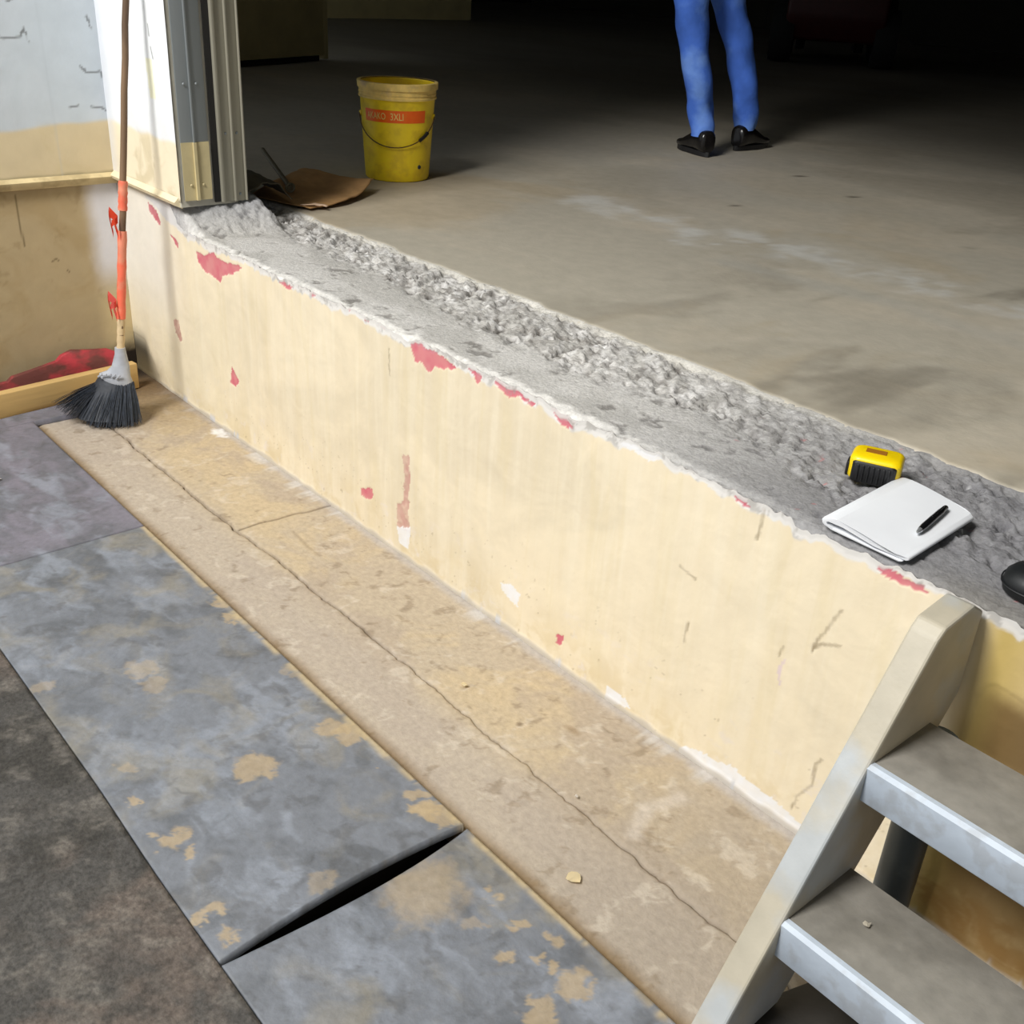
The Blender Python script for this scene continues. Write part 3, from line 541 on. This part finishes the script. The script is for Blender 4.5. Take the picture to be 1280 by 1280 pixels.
for k in range(1500):
    a = rnd.uniform(-1, 1); b = rnd.uniform(-1, 1)
    if a*a+b*b > 1: continue
    top = L(HT)-rt2*.014+rt2*a*.054+tw*b*.022+Vector((0,0,-.010))
    e = Vector((0,0,.0))-rt2*.026+rt2*(a*.108+rnd.uniform(-.012,.012)-(.05 if a < -.55 else 0)*(-a))+tw*(b*.052+rnd.uniform(-.01,.01))
    e.z = max(.0, .045*(-a-.35)*2 if a < -.35 else 0)+rnd.uniform(0,.010)
    mid = top.lerp(e, .5)+Vector((rnd.uniform(-.004,.004), rnd.uniform(-.004,.004), .004))
    r = .0011; s1 = rt2*r; s2 = tw*r
    vs_ = [[bm.verts.new(p+s1*q), bm.verts.new(p-s1*.5*q+s2*.87*q), bm.verts.new(p-s1*.5*q-s2*.87*q)] for p, q in ((top,1),(mid,1.1),(e,.7))]
    for A, B in zip(vs_[:-1], vs_[1:]):
        for i in range(3): bm.faces.new((A[i], A[(i+1)%3], B[(i+1)%3], B[i]))
bo = frombm('bristles', bm, mat('bristle_strand', lin(58,64,74), rough=.45, var=.35, scale=90, bump=0), t); bo['kind'] = 'stuff'

# ================================================================== bucket
YEL = mat('yellow_plastic', lin(255,222,36), rough=.42, var=.08, scale=14, dark=lin(214,176,40), damt=.5, dscale=16, bump=.1)
BC = Vector((.045, 1.112, .602)); camdir = math.atan2(CAM.y-BC.y, CAM.x-BC.x)
t = thing('bucket', 'yellow plastic bucket with orange label band standing inside the doorway', 'bucket', BC)
RB, RT, HB_ = .124, .147, .352
def rad(z): return RB+(RT-RB)*z/HB_
bm = bmesh.new()
prof = [(.0005,.004),(RB-.012,.004),(RB-.004,0),(RB,.006)]+[(rad(z), z) for z in (.05,.1,.15,.2,.25,.292)]+[(rad(.292)+.002,.296)]+[(RT-.005,HB_),(RT-.008,HB_-.004),(rad(.25)-.004,.25),(RB-.004,.01),(.0005,.008)]
add_lathe(bm, prof, 64); frombm('body', bm, YEL, t, sharp=35)
RIM = mat('dusty_rim', lin(238,206,120), rough=.6, var=.2, scale=25, dark=lin(176,150,120), damt=.7, dscale=12)
bm = bmesh.new(); 
for z0, z1, e in ((.296,.306,.006),(.312,.318,.005),(.330,.356,.008)): 
    add_lathe(bm, [(rad(z0)-.001,z0),(rad(z0)+e,z0+.001),(rad(z1)+e,z1-.002),(rad(z1)+e-.003,z1),(rad(z1)-.006,z1)], 64)
add_lathe(bm, [(rad(.30)+.003,.300),(rad(.345)+.003,.345)], 64)
frombm('rim', bm, RIM, t, sharp=35)
LAB = mat('orange_label', lin(255,104,16), rough=.4, var=.06, scale=30, dark=lin(214,150,30), damt=.3, dscale=30)
def cyl_patch(name, a0, a1, z0, z1, off, m, parent):
    A = np.linspace(a0, a1, 24)+camdir; Zs = np.linspace(z0, z1, 3); AA, ZZ = np.meshgrid(A, Zs, indexing='ij')
    R_ = RB+(RT-RB)*ZZ/HB_+off; return grid(name, R_*np.cos(AA), R_*np.sin(AA), ZZ, m, parent)
lb = cyl_patch('label_band', -1.02, .83, .218, .262, .0008, LAB, t)
def wrap_text(txt, a0, zc, size, m, parent, off=.0016, sx=1.0):
    cu = bpy.data.curves.new('t', 'FONT'); cu.body = txt; cu.size = size; cu.align_y = 'CENTER'; to = bpy.data.objects.new('t', cu); sc.collection.objects.link(to)
    dg = bpy.context.evaluated_depsgraph_get(); me = bpy.data.meshes.new_from_object(to.evaluated_get(dg)); bpy.data.objects.remove(to)
    for v in me.vertices:
        z = zc+v.co.y; R_ = RB+(RT-RB)*z/HB_+off; a = camdir+a0+v.co.x*sx/R_; v.co = (R_*math.cos(a), R_*math.sin(a), z)
    me.materials.clear(); me.materials.append(m); return link('lettering', me, parent)
LET = mat('pale_lettering', lin(250,226,130), rough=.5, bump=0)
wrap_text('AKAKO', -.92, .239, .034, LET, lb, sx=.72); wrap_text('3XLI', -.20, .239, .036, LET, lb, sx=.75)
wrap_text('ENERGOL', -.62, .045, .034, mat('faint_print', lin(196,158,20), rough=.5, bump=0), t, sx=.9) if False else None
HW = mat('handle_wire', lin(86,62,30), rough=.5, metal=.2, bump=0)
pts = []
for k in range(29):
    a = -1.42+2.84*k/28; s = math.cos(a/1.42*math.pi/2); z = .235-.105*s**.8; R_ = rad(z)+.006+.004*s
    pts.append((R_*math.cos(camdir-.08+a), R_*math.sin(camdir-.08+a), z))
hd = tube('handle', pts, .0022, HW, t, 8)
tube('grip', [Vector(pts[k])*1.0 for k in range(21, 25)], .0065, mat('black_grip', lin(26,26,26), rough=.5), hd, 10)
for sgn in (-1, 1):
    bm = bmesh.new(); a = camdir-.08+sgn*1.42; R_ = rad(.235); add_box(bm, (-.006,-.006,-.009), (.006,.006,.009), .002, 2, Matrix.Translation((R_*math.cos(a), R_*math.sin(a), .235)))
    frombm('handle_boss', bm, YEL, t)
bm = bmesh.new(); a = camdir+.72; add_lathe(bm, [(.0001,.004),(.007,.003),(.008,0)], 12); o = frombm('stud', bm, mat('dark_stud', lin(40,50,60)), t)
o.location = (rad(.055)*math.cos(a), rad(.055)*math.sin(a), .055); o.rotation_euler = (0, math.pi/2, a)

# ================================================================== cardboard, steel rod, scrap
CB = mat('brown_cardboard', lin(176,136,88), rough=.85, var=.10, scale=30, dark=lin(140,104,62), damt=.5, dscale=6, bump=.2)
t = thing('cardboard_sheet', 'torn curling brown cardboard sheet in front of the yellow bucket', 'cardboard', (0,0,.602))
nu, nv = 50, 34; u = np.linspace(0,1,nu)[:,None]; v = np.linspace(0,1,nv)[None]
# front edge runs from by the rear guide to the bucket; back edge lies in the dark
P00, P10, P01, P11 = np.array([.44,.475]), np.array([.25,.86]), np.array([.16,.40]), np.array([.02,.70])
fx = (P00[0]*(1-u)+P10[0]*u)*(1-v)+(P01[0]*(1-u)+P11[0]*u)*v+.05*np.sin(u*math.pi)*(1-v)+.010*(vnoise(u*14,v*2,3)-.5)
fy = (P00[1]*(1-u)+P10[1]*u)*(1-v)+(P01[1]*(1-u)+P11[1]*u)*v+.012*(vnoise(u*3,v*13,5)-.5)
fz = .004+.042*sstep(.55,1,u)*(1-.6*v)+.030*sstep(.25,1,v)*sstep(0,.5,u)+.010*np.sin(u*4)*(1-v)*sstep(.1,.5,u)+.006*fbm(u*5+v,v*5,2,4)
o = grid('sheet', fx, fy, fz, CB, t); md = o.modifiers.new('thickness', 'SOLIDIFY'); md.thickness = .004; md.offset = 1
GRB = mat('grey_dirty_card', lin(96,90,74), rough=.85, var=.2, scale=12)
t = thing('plastic_sheet', 'dull grey crumpled sheet beside the rear shutter guide', 'sheet', (-.03,-.045,.602))
u = np.linspace(0,1,30)[:,None]; v = np.linspace(0,1,26)[None]
fx = .40+(-.44)*v+.02*u+.03*np.sin(u*5)*.5+.015*(vnoise(u*9,v*4,8)-.5); fy = .30+.20*u+.05*v+.015*(vnoise(u*3,v*9,9)-.5); fz = .052+.030*np.sin(u*3)*sstep(0,.4,u)*(1-.4*v)+.02*fbm(u*6,v*6,3,5)-.03*sstep(.75,1,u)
o = grid('sheet', fx+0*v, fy+0*v, fz+0*v, GRB, t); md = o.modifiers.new('thickness', 'SOLIDIFY'); md.thickness = .003
t = thing('white_scrap', 'small pale scrap at the cardboard\'s near corner', 'scrap', (.425,.500,.612), .8)
u = np.linspace(-1,1,14)[:,None]; v = np.linspace(-1,1,8)[None]
o = grid('scrap', .045*u+.008*vnoise(u*3,v*3,2), .012*v*(1-.4*np.abs(u))+.006*np.sin(u*3), .005+.007*(1-u*u)*vnoise(u*3+4,v*2,3)+0*v, mat('pale_scrap', lin(222,190,160), rough=.8), t)
o.modifiers.new('thickness','SOLIDIFY').thickness = .002
ROD = mat('dull_steel_rod', lin(110,104,86), rough=.5, metal=.4, var=.2, scale=30)
ra = Vector((.262,.508,.645)); rb = Vector((-.13,.62,.705))
t = thing('steel_rod', 'thin steel tube with open end resting on the cardboard', 'tube', ra)
tube('shaft', [(0,0,0), (rb-ra)*.5, rb-ra], .0085, ROD, t, 12)
bm = bmesh.new(); d = (rb-ra).normalized(); n = Vector((.65,-.6,.45)).normalized(); a1 = n.orthogonal().normalized(); a2 = n.cross(a1)
R1 = []
for k in range(20):
    c = (a1*math.cos(k/20*2*math.pi)+a2*math.sin(k/20*2*math.pi)); R1.append([bm.verts.new(c*(.0135+.0045*math.cos(j/8*2*math.pi))+n*.004*math.sin(j/8*2*math.pi)) for j in range(8)])
for k in range(20):
    for j in range(8): bm.faces.new((R1[k][j], R1[(k+1)%20][j], R1[(k+1)%20][(j+1)%8], R1[k][(j+1)%8]))
frombm('end_ring', bm, ROD, t)

# ================================================================== tape measure, notepad, pen, black case
t = thing('tape_measure', 'yellow and black tape measure lying on the broken ledge', 'tape measure', (2.768,.252,.602), math.radians(24))
YT = mat('yellow_case', lin(242,208,10), rough=.35, var=.04, bump=0); BK = mat('black_rubber_grip', lin(24,24,26), rough=.5, var=.2, scale=60, bump=.1)
bm = bmesh.new(); ring = []
def rr(hx, hy, r, z, n=6, cut=0):
    out = []
    for cx, cy, a0 in ((hx-r, hy-r, 0), (-hx+r, hy-r, 90), (-hx+r, -hy+r, 180), (hx-r, -hy+r, 270)):
        for k in range(n+1): a = math.radians(a0+90*k/n); out.append(Vector((cx+r*math.cos(a), cy+r*math.sin(a), z)))
    return out
loft(bm, [rr(.038,.029,.012,.003), rr(.040,.031,.014,.006), rr(.040,.031,.014,.036), rr(.037,.028,.014,.041), rr(.032,.023,.012,.043)])
frombm('case', bm, YT, t); t.scale = (1.12,1.12,1.1)
bm = bmesh.new(); loft(bm, [rr(.032,.010,.006,.001), rr(.034,.011,.007,.003), rr(.034,.011,.007,.033), rr(.031,.009,.006,.036)])
for v in bm.verts: v.co.y -= .024
gp = frombm('rubber_grip', bm, BK, t)
bm = bmesh.new()
for k in range(7): add_box(bm, (-.026+.008*k, -.037, .004), (-.022+.008*k, -.034, .032), .001, 1)
frombm('grip_ribs', bm, BK, gp)
box('end_grip', (-.044,-.022,.002), (-.037,.004,.028), BK, t, bevel=.003)
box('logo_patch', (-.020,-.004,.0432), (.012,.012,.0438), mat('brown_print', lin(150,96,10), bump=0), t, bevel=0)
box('hook', (.038,-.016,.004), (.046,.000,.012), mat('red_hook', lin(200,40,30), bump=0), t, bevel=.001)

PAPER = mat('white_paper_pad', lin(232,234,238), rough=.45, var=.03, scale=8, bump=.05)
t = thing('notepad', 'white paper pad folded over, lying on the ledge under the pen', 'notepad', (2.823, .012, .603), math.radians(3))
bm = bmesh.new()
Lx = .158; prof = [(Lx, .0085),(Lx-.002,.0105)]+[(.148-.012*k, .0112+.0100*float(sstep(.170,.03,.148-.012*k))) for k in range(11)]+[(.015,.0205),(.003,.0165),(-.001,.0105),(.001,.0050),(.006,.0018),(.02,.0),(.145,.0),(.150,.002),(.145,.0035),(.022,.0030),(.010,.0050),(.007,.0095),(.012,.0125),(.04,.0130),(.10,.0080),(Lx-.004,.0048),(Lx,.0052)]
prism(bm, prof, .0, .245, axis=1)
bmesh.ops.bevel(bm, geom=[e for e in bm.edges], offset=.0012, segments=2, affect='EDGES', profile=.5)
# skew the pad a little as in the photo and round its far corners
for v in bm.verts:
    yy2 = v.co.y/.245; xx = v.co.x/Lx
    v.co.y += -.018*max(xx,0)*1.0
    if xx > .80: v.co.y += (-(yy2-.5)*2)*((xx-.80)/.20)**2*.014
frombm('folded_sheets', bm, PAPER, t, sharp=40)
pa, pb = Vector((2.950,.083,.6225)), Vector((2.930,.212,.6235))
t = thing('pen', 'black ballpoint pen with silver tip on the white pad', 'pen', pa)
d = (pb-pa); Lpen = d.length; q = d.to_track_quat('Z','Y')
def penpart(nm, prof, m):
    bm = bmesh.new(); add_lathe(bm, prof, 20); o = frombm(nm, bm, m, t, sharp=50); o.rotation_mode = 'QUATERNION'; o.rotation_quaternion = q; return o
BP = mat('black_pen', lin(18,18,20), rough=.25, bump=0); SV = mat('silver_tip', lin(225,228,232), rough=.2, metal=.8, bump=0)
penpart('barrel', [(.0001,.014),(.0045,.014),(.0058,.03),(.0060,.07),(.0058,.072),(.0058,.10),(.0045,.125),(.0001,.130)], BP)
penpart('tip', [(.0001,0),(.0012,.001),(.0030,.006),(.0046,.0145),(.0001,.0145)], SV)
bm = bmesh.new(); add_box(bm, (-.0015,.006,.062), (.0015,.0078,.112), .0006, 1); o = frombm('clip', bm, BP, t); o.rotation_mode = 'QUATERNION'; o.rotation_quaternion = q
t = thing('rounded_case', 'black rounded case at the right end of the ledge', 'case', (3.176,.112,.600), math.radians(20))
bm = bmesh.new(); rings = []
for z, s in ((0,.90),(.004,.97),(.014,1.0),(.026,.97),(.036,.86),(.043,.62),(.046,.3)):
    rings.append([Vector((.085*s*math.copysign(abs(math.cos(a))**.8, math.cos(a)), .052*s*math.copysign(abs(math.sin(a))**.8, math.sin(a)), z)) for a in [2*math.pi*k/36 for k in range(36)]])
loft(bm, rings); frombm('shell', bm, mat('black_case', lin(20,22,24), rough=.5, bump=.1), t)
bm = bmesh.new(); pts = [(.0862*math.copysign(abs(math.cos(a))**.8, math.cos(a)), .0532*math.copysign(abs(math.sin(a))**.8, math.sin(a)), .016) for a in [2*math.pi*k/36 for k in range(37)]]
add_tube(bm, pts, .0012, 6, False); frombm('seam', bm, BK, t)

# paint flakes lying about
def flake(label, x, y, z, s, seed, colr):
    rnd = random.Random(seed); bm = bmesh.new(); n = 9
    A = [bm.verts.new((s*rnd.uniform(.6,1.1)*math.cos(2*math.pi*k/n), s*rnd.uniform(.45,.9)*math.sin(2*math.pi*k/n), .001+rnd.uniform(0,.004))) for k in range(n)]
    c = bm.verts.new((0,0,.004)); fs = [bm.faces.new((c, A[k], A[(k+1) % n])) for k in range(n)]
    bmesh.ops.solidify(bm, geom=bm.faces[:], thickness=.0015)
    o = frombm('paint_flake', bm, mat('flake_paint', colr, rough=.8), None); o.location = (x, y, z); o.rotation_euler = (0,0,rnd.uniform(0,6)); tag(o, label, 'paint flake')
flake('largest cream paint flake on the concrete strip near the stair', 2.742, -.402, .004, .017, 1, lin(240,226,190))
flake('small cream paint flake in the middle of the concrete strip', 2.203, -.219, .005, .009, 2, lin(240,226,190))
flake('tiny pale flake on the lower stair tread', 3.197, -.291, .222, .007, 4, lin(214,206,190))
flake('tiny white crumb on the far lilac-grey plate', .70, -.70, .020, .009, 5, lin(220,220,220))
flake('tiny white crumb near the foot of the wall by the stair', 2.60, -.262, .004, .005, 6, lin(220,214,205))

# ================================================================== person (seen from behind, legs in frame)
RV = Vector((.655,.755,0)); FV = Vector((-.74,.67,0))        # image right; facing direction (away)
G = .602
ankL = Vector((.168, 2.801, G)); ankR = Vector((.149, 3.158, G))
DEN = mat('blue_denim', lin(66,110,205), rough=.85, var=.12, scale=14, dark=lin(120,160,228), damt=.6, dscale=5, bump=.35, bscale=30, bdist=.01)
SKIN = mat('skin', lin(140,96,70), rough=.55, var=.05, bump=.1); SHIRT = mat('grey_shirt', lin(110,112,116), rough=.85, var=.1, bump=.3); SHOE = mat('black_leather', lin(22,20,20), rough=.22, var=.2, bump=.05)
HAIR = mat('dark_hair', lin(24,20,18), rough=.6, bump=.4)
pr = thing('person', 'person in blue jeans and black shoes standing with back turned in the warehouse', 'person', (ankL+ankR)/2)
O = (ankL+ankR)/2
lean = -RV
hipC = O+Vector((0,0,.93))-RV*.225+FV*.03
def PP(v): return Vector(v)-O
stL = [(.085,-.014,.056),(.11,-.014,.057),(.15,-.022,.058),(.20,-.034,.060),(.30,-.060,.066),(.38,-.078,.067),(.45,-.092,.068),(.52,-.104,.073),(.60,-.120,.079),(.68,-.138,.085),(.76,-.15,.093),(.84,-.16,.102)]
stR = [(.095,-.012,.054),(.12,-.012,.056),(.15,-.018,.058),(.22,-.030,.062),(.30,-.048,.066),(.38,-.066,.069),(.45,-.082,.072),(.52,-.102,.076),(.60,-.126,.081),(.68,-.150,.086),(.76,-.185,.094),(.84,-.22,.102)]   # height above floor, offset along RV, half width
hipC = O+Vector((0,0,.93))-RV*.225+FV*.03
def PP(v): return Vector(v)-O
stL = [(.085,.000,.056),(.11,.0,.057),(.15,-.008,.058),(.20,-.020,.060),(.30,-.046,.066),(.38,-.066,.067),(.45,-.082,.068),(.52,-.098,.073),(.60,-.116,.079),(.68,-.132,.084),(.76,-.145,.092),(.84,-.155,.100)]
stR = [(.095,-.004,.054),(.12,-.004,.056),(.15,-.010,.058),(.22,-.022,.062),(.30,-.040,.066),(.38,-.062,.069),(.45,-.086,.072),(.52,-.112,.076),(.60,-.142,.081),(.68,-.176,.086),(.76,-.215,.093),(.84,-.25,.100)]   # height above floor, offset along RV, half width
# body: one skinned mesh
def skin_mesh(name, joints, edges, m, sub=2):
    me = bpy.data.meshes.new(name); me.from_pydata([tuple(j[0]) for j in joints], edges, []); o = link(name, me, pr); me.materials.append(m)
    md = o.modifiers.new('skin', 'SKIN'); md.use_smooth_shade = True
    for i, j in enumerate(joints):
        sv = me.skin_vertices[0].data[i]; sv.radius = j[1] if isinstance(j[1], tuple) else (j[1], j[1]); sv.use_root = (i == 0)
    s = o.modifiers.new('sub', 'SUBSURF'); s.levels = sub; s.render_levels = sub; return o
hc = PP(hipC); upv = Vector((0,0,1)); sp = hc+upv*.0
chest = hc+upv*.38+RV*.03; neck = hc+upv*.56+RV*.04+FV*.01; headc = neck+upv*.15+FV*.03
J = [(hc, (.085,.060)), (hc+upv*.16, (.085,.065)), (chest, (.11,.08)), (neck-upv*.05, (.09,.07)), (neck+upv*.02, .048), (neck+upv*.08, .05)]
Eg = [(0,1),(1,2),(2,3),(3,4),(4,5)]
def leg_pts(ank, s):
    S_ = stL if s < 0 else stR; g = lambda z: PP(ank)+upv*z+RV*float(np.interp(z,[q[0] for q in S_],[q[1] for q in S_]))+FV*.02; return g(.84), g(.48), g(.12)
for s, ank in ((-1, ankL), (1, ankR)):
    hp, kn, an = leg_pts(ank, s); i = len(J); J += [(hp-upv*.05, .045), (kn, .04), (an, .036), (an-upv*.06, .034)]; Eg += [(0,i),(i,i+1),(i+1,i+2),(i+2,i+3)]
hands = []
for s in (-1, 1):
    sh = neck-upv*.07+RV*.19*s; el = sh-upv*.29+RV*.05*s-FV*.01; wr = el-upv*.24+FV*.07+RV*.0*s; pm = wr-upv*.08+FV*.02
    i = len(J); J += [(sh-RV*.05*s, .06), (sh, .052), (el, .038), (wr, (.026,.020)), (pm, (.038,.016))]; Eg += [(3,i),(i,i+1),(i+1,i+2),(i+2,i+3),(i+3,i+4)]
    hands.append((s, pm, wr, i+4))
    for f in range(4):                       # fingers
        b = pm-upv*.012+FV*(-.027+.018*f); Lf = (.062,.075,.08,.07)[f]*.5; c1 = b-upv*Lf-RV*.004*s; c2 = c1-upv*Lf*.8-RV*.014*s
        k = len(J); J += [(b, .0095), (c1, .0085), (c2, .007)]; Eg += [(i+4,k),(k,k+1),(k+1,k+2)]
    th = wr-upv*.035+FV*.03; k = len(J); J += [(th, .012), (th-upv*.035+FV*.025, .0095), (th-upv*.062+FV*.028-RV*.008*s, .008)]; Eg += [(i+3,k),(k,k+1),(k+1,k+2)]
body = skin_mesh('body', J, Eg, SKIN, 1)
# head with face
bm = bmesh.new(); bmesh.ops.create_icosphere(bm, subdivisions=4, radius=1)
for v in bm.verts:
    x, y, z = v.co; w_ = .074*(1-.22*max(0,-z)**1.5); d_ = .096*(1-.10*max(0,-z)); h_ = .118
    xx, yy3, zz = x*w_, y*d_, z*h_
    if y > .5:
        zz_ = z; xa_ = abs(x)
        if xa_ < .16 and -.38 < zz_ < .12: yy3 += .020*(1-xa_/.16)*(1-abs((zz_+.22))/.34 if zz_ < .12 else 0)   # nose
        if .2 < xa_ < .5 and -.02 < zz_ < .2: yy3 -= .007                                               # eye sockets
        if xa_ < .3 and -.58 < zz_ < -.46: yy3 += .004                                                    # lips
        if xa_ < .25 and zz_ < -.75: yy3 += .008
    v.co = RV*xx+FV*yy3+upv*zz
for v in bm.verts: v.co += headc
for s in (-1, 1):                            # ears
    r = bmesh.ops.create_uvsphere(bm, u_segments=10, v_segments=8, radius=1)
    for v in r['verts']: v.co = headc+RV*(s*.076+v.co.x*.008)+FV*(v.co.y*.018-.004)+upv*(v.co.z*.032)
hd_ = frombm('head', bm, SKIN, pr, sharp=180)
EYE = mat('eye_white', lin(225,222,215), rough=.2, bump=0)
for s in (-1, 1):
    bm = bmesh.new(); r = bmesh.ops.create_uvsphere(bm, u_segments=12, v_segments=8, radius=.012)
    for v in r['verts']: v.co += headc+RV*.031*s+FV*.079+upv*.008
    frombm('eye', bm, EYE, hd_)
bm = bmesh.new(); bmesh.ops.create_icosphere(bm, subdivisions=4, radius=1)
for v in list(bm.verts):
    if v.co.y > .45 and v.co.z < .5 or v.co.z < -.35 and v.co.y > -.3 or v.co.z < -.6: bm.verts.remove(v)
for v in bm.verts: v.co = headc+RV*v.co.x*.081+FV*(v.co.y*.102-.004)+upv*(v.co.z*.124+.004)
bmesh.ops.solidify(bm, geom=bm.faces[:], thickness=.006); frombm('hair', bm, HAIR, hd_)
# shirt
def tor(c, a, b, n=40, w=.004, s=0): return [c+RV*a*math.copysign(abs(math.cos(t))**.85, math.cos(t))+FV*b*math.copysign(abs(math.sin(t))**.85, math.sin(t))+(RV*math.cos(t)+FV*math.sin(t))*w*math.sin(5*t+s) for t in [2*math.pi*k/n for k in range(n)]]
bm = bmesh.new()
loft(bm, [tor(hc-upv*.06,.172,.128,s=1), tor(hc+upv*.03,.168,.124,s=2), tor(hc+upv*.16,.160,.118,s=3), tor(chest-upv*.08,.172,.124,s=4), tor(chest+upv*.06,.190,.126,s=2), tor(neck-upv*.06,.178,.095,s=0), tor(neck-upv*.025,.12,.075,w=.001), tor(neck+upv*.01,.062,.058,w=0)], False)
sh_ = frombm('shirt', bm, SHIRT, pr)
for s in (-1, 1):
    shp = neck-upv*.07+RV*.19*s; el = shp-upv*.29+RV*.05*s-FV*.01
    bm = bmesh.new(); add_tube(bm, [shp-RV*.07*s+upv*.005, shp+upv*.005, shp.lerp(el,.4), shp.lerp(el,.85)], [.062,.068,.062,.060], 20, False); frombm('sleeve', bm, SHIRT, sh_)
# jeans, lofted with folds; three stations per leg taken from the photographed outline
bm = bmesh.new(); NR = 40
def legring(c, a, b, z, seed, fold):
    out = []
    for k in range(NR):
        t_ = 2*math.pi*k/NR; w_ = 1+fold*(.5*math.sin(3*t_+z*22+seed)+.5*math.sin(2*t_-z*35+seed*2))+fold*.9*(float(vnoise(z*16+seed, t_*1.3, 3))-.5)
        out.append(c+(RV*a*math.cos(t_)+FV*b*math.sin(t_))*w_)
    return out
for ank, S_, sd, sg in ((ankL, stL, 1., -1), (ankR, stR, 4., 1)):
    rings = []; zs_ = np.linspace(S_[0][0], S_[-1][0], 46)
    for z in zs_:
        off = float(np.interp(z, [s[0] for s in S_], [s[1] for s in S_])); hw = float(np.interp(z, [s[0] for s in S_], [s[2] for s in S_]))
        c = PP(ank)+upv*z+RV*off+FV*(.010+.03*float(sstep(.25,.5,z))-.02*float(sstep(.2,.35,z)))
        rings.append(legring(c, hw, hw*1.06, z, sd, .17 if z < .24 else .08))
    loft(bm, rings, False)
# seat of the jeans
loft(bm, [tor(hc-upv*.16,.168,.118,NR,w=0), tor(hc-upv*.08,.166,.124,NR,w=0), tor(hc+upv*.02,.156,.115,NR,w=0), tor(hc+upv*.10,.150,.110,NR,w=0)], True)
frombm('jeans', bm, DEN, pr, sharp=180)
# shoes
def shoe(ank, direc, nm='shoe'):
    d = Vector((direc[0], direc[1], 0)).normalized(); s = d.cross(upv); h = PP(ank)-d*.075
    stn = [(0,.032,.086),(.012,.041,.100),(.05,.043,.108),(.09,.041,.104),(.13,.043,.082),(.17,.047,.062),(.21,.046,.042),(.25,.040,.034),(.275,.026,.026),(.285,.010,.018)]
    bm = bmesh.new(); rings = []
    for x, w_, hh in stn: rings.append([h+d*x+s*w_*math.copysign(abs(math.cos(a))**.8, math.cos(a))+upv*(.016+hh*.5+hh*.5*math.copysign(abs(math.sin(a))**.75, math.sin(a))) for a in [2*math.pi*k/20 for k in range(20)]])
    loft(bm, rings); o = frombm(nm, bm, SHOE, pr, sharp=60)
    bm = bmesh.new(); n = 24; ol = []
    for k in range(n):
        a = 2*math.pi*k/n; x = .14+.150*math.cos(a); w_ = (.044 if math.cos(a) > 0 else .036)*math.sin(a); ol.append(h+d*x+s*w_)
    A = [bm.verts.new(p+upv*.0) for p in ol]; B = [bm.verts.new(p+upv*.022) for p in ol]
    for k in range(n): bm.faces.new((A[k], A[(k+1)%n], B[(k+1)%n], B[k]))
    bm.faces.new(A[::-1]); bm.faces.new(B); frombm('sole', bm, BK, o)
shoe(ankL, (-.93,.36)); shoe(ankR, (-.10,1.0))

# ================================================================== red forklift in the dark
REDP = mat('dark_red_paint', lin(64,12,10), rough=.5, bump=0); TY = mat('tyre_rubber', lin(26,26,26), rough=.85, bump=.2); FK = mat('forklift_black', lin(30,30,30), rough=.6, bump=0)
t = thing('forklift', 'dark red forklift truck with black tyres deep in the warehouse shadow', 'forklift', (-3.32, 8.9, .602), math.radians(35))
bm = bmesh.new(); prism(bm, [(-.55,.22),(-.62,.45),(-.58,1.0),(-.30,1.10),(-.10,.72),(.45,.70),(.75,.85),(.85,.80),(.85,.22)], -.48, .48, axis=0)
bmesh.ops.bevel(bm, geom=[e for e in bm.edges], offset=.04, segments=3, affect='EDGES', profile=.5); frombm('chassis', bm, REDP, t)
for sx_ in (-1, 1):
    for yy4, r in ((.55,.32),(-.35,.27)):
        bm = bmesh.new(); add_lathe(bm, [(.05,-.09),(r*.55,-.09),(r*.6,-.11),(r*.95,-.11),(r,-.07),(r,.07),(r*.95,.11),(r*.6,.11),(r*.55,.09),(.05,.09)], 28)
        o = frombm('wheel', bm, TY, t); o.rotation_euler = (0, math.pi/2, 0); o.location = (sx_*.50, yy4, r)
for sx_ in (-.32, .32): 
    box('mast_rail', (sx_-.04,.92,.06), (sx_+.04,1.04,2.1), FK, t, bevel=.008)
    bm = bmesh.new(); prism(bm, [(1.08,.05),(2.1,.05),(2.1,.07),(1.12,.10),(1.12,.6),(1.08,.6)], sx_-.05, sx_+.05, axis=0); frombm('fork', bm, FK, t)
box('mast_crossbar', (-.36,.93,1.95), (.36,1.03,2.08), FK, t, bevel=.01); box('carriage', (-.4,1.04,.3), (.4,1.09,.42), FK, t, bevel=.01)
for sx_ in (-.42, .42):
    for y0_, y1_ in ((-.45,-.30),(.72,.50)): tube('guard_post', [(sx_, y0_, .75), (sx_*.95, y1_, 2.05)], .03, FK, t, 10)
bm = bmesh.new(); add_box(bm, (-.44,-.36,2.04), (.44,-.30,2.10), .01); add_box(bm, (-.44,.46,2.04), (.44,.52,2.10), .01)
for k in range(6): add_box(bm, (-.42+.155*k,-.34,2.05), (-.38+.155*k,.50,2.08), .005)
frombm('guard_roof', bm, FK, t)
bm = bmesh.new(); add_box(bm, (-.24,-.22,.76), (.24,.24,.90), .04); add_box(bm, (-.22,-.34,.88), (.22,-.22,1.35), .04); frombm('seat', bm, FK, t)
bm = bmesh.new(); pts = [(.18*math.cos(a), .52+.05*math.sin(a), 1.12+.17*math.sin(a)) for a in [2*math.pi*k/24 for k in range(25)]]; add_tube(bm, pts, .014, 8, False); add_tube(bm, [(0,.52,1.12),(0,.66,.80)], .018, 8); frombm('steering_wheel', bm, FK, t)
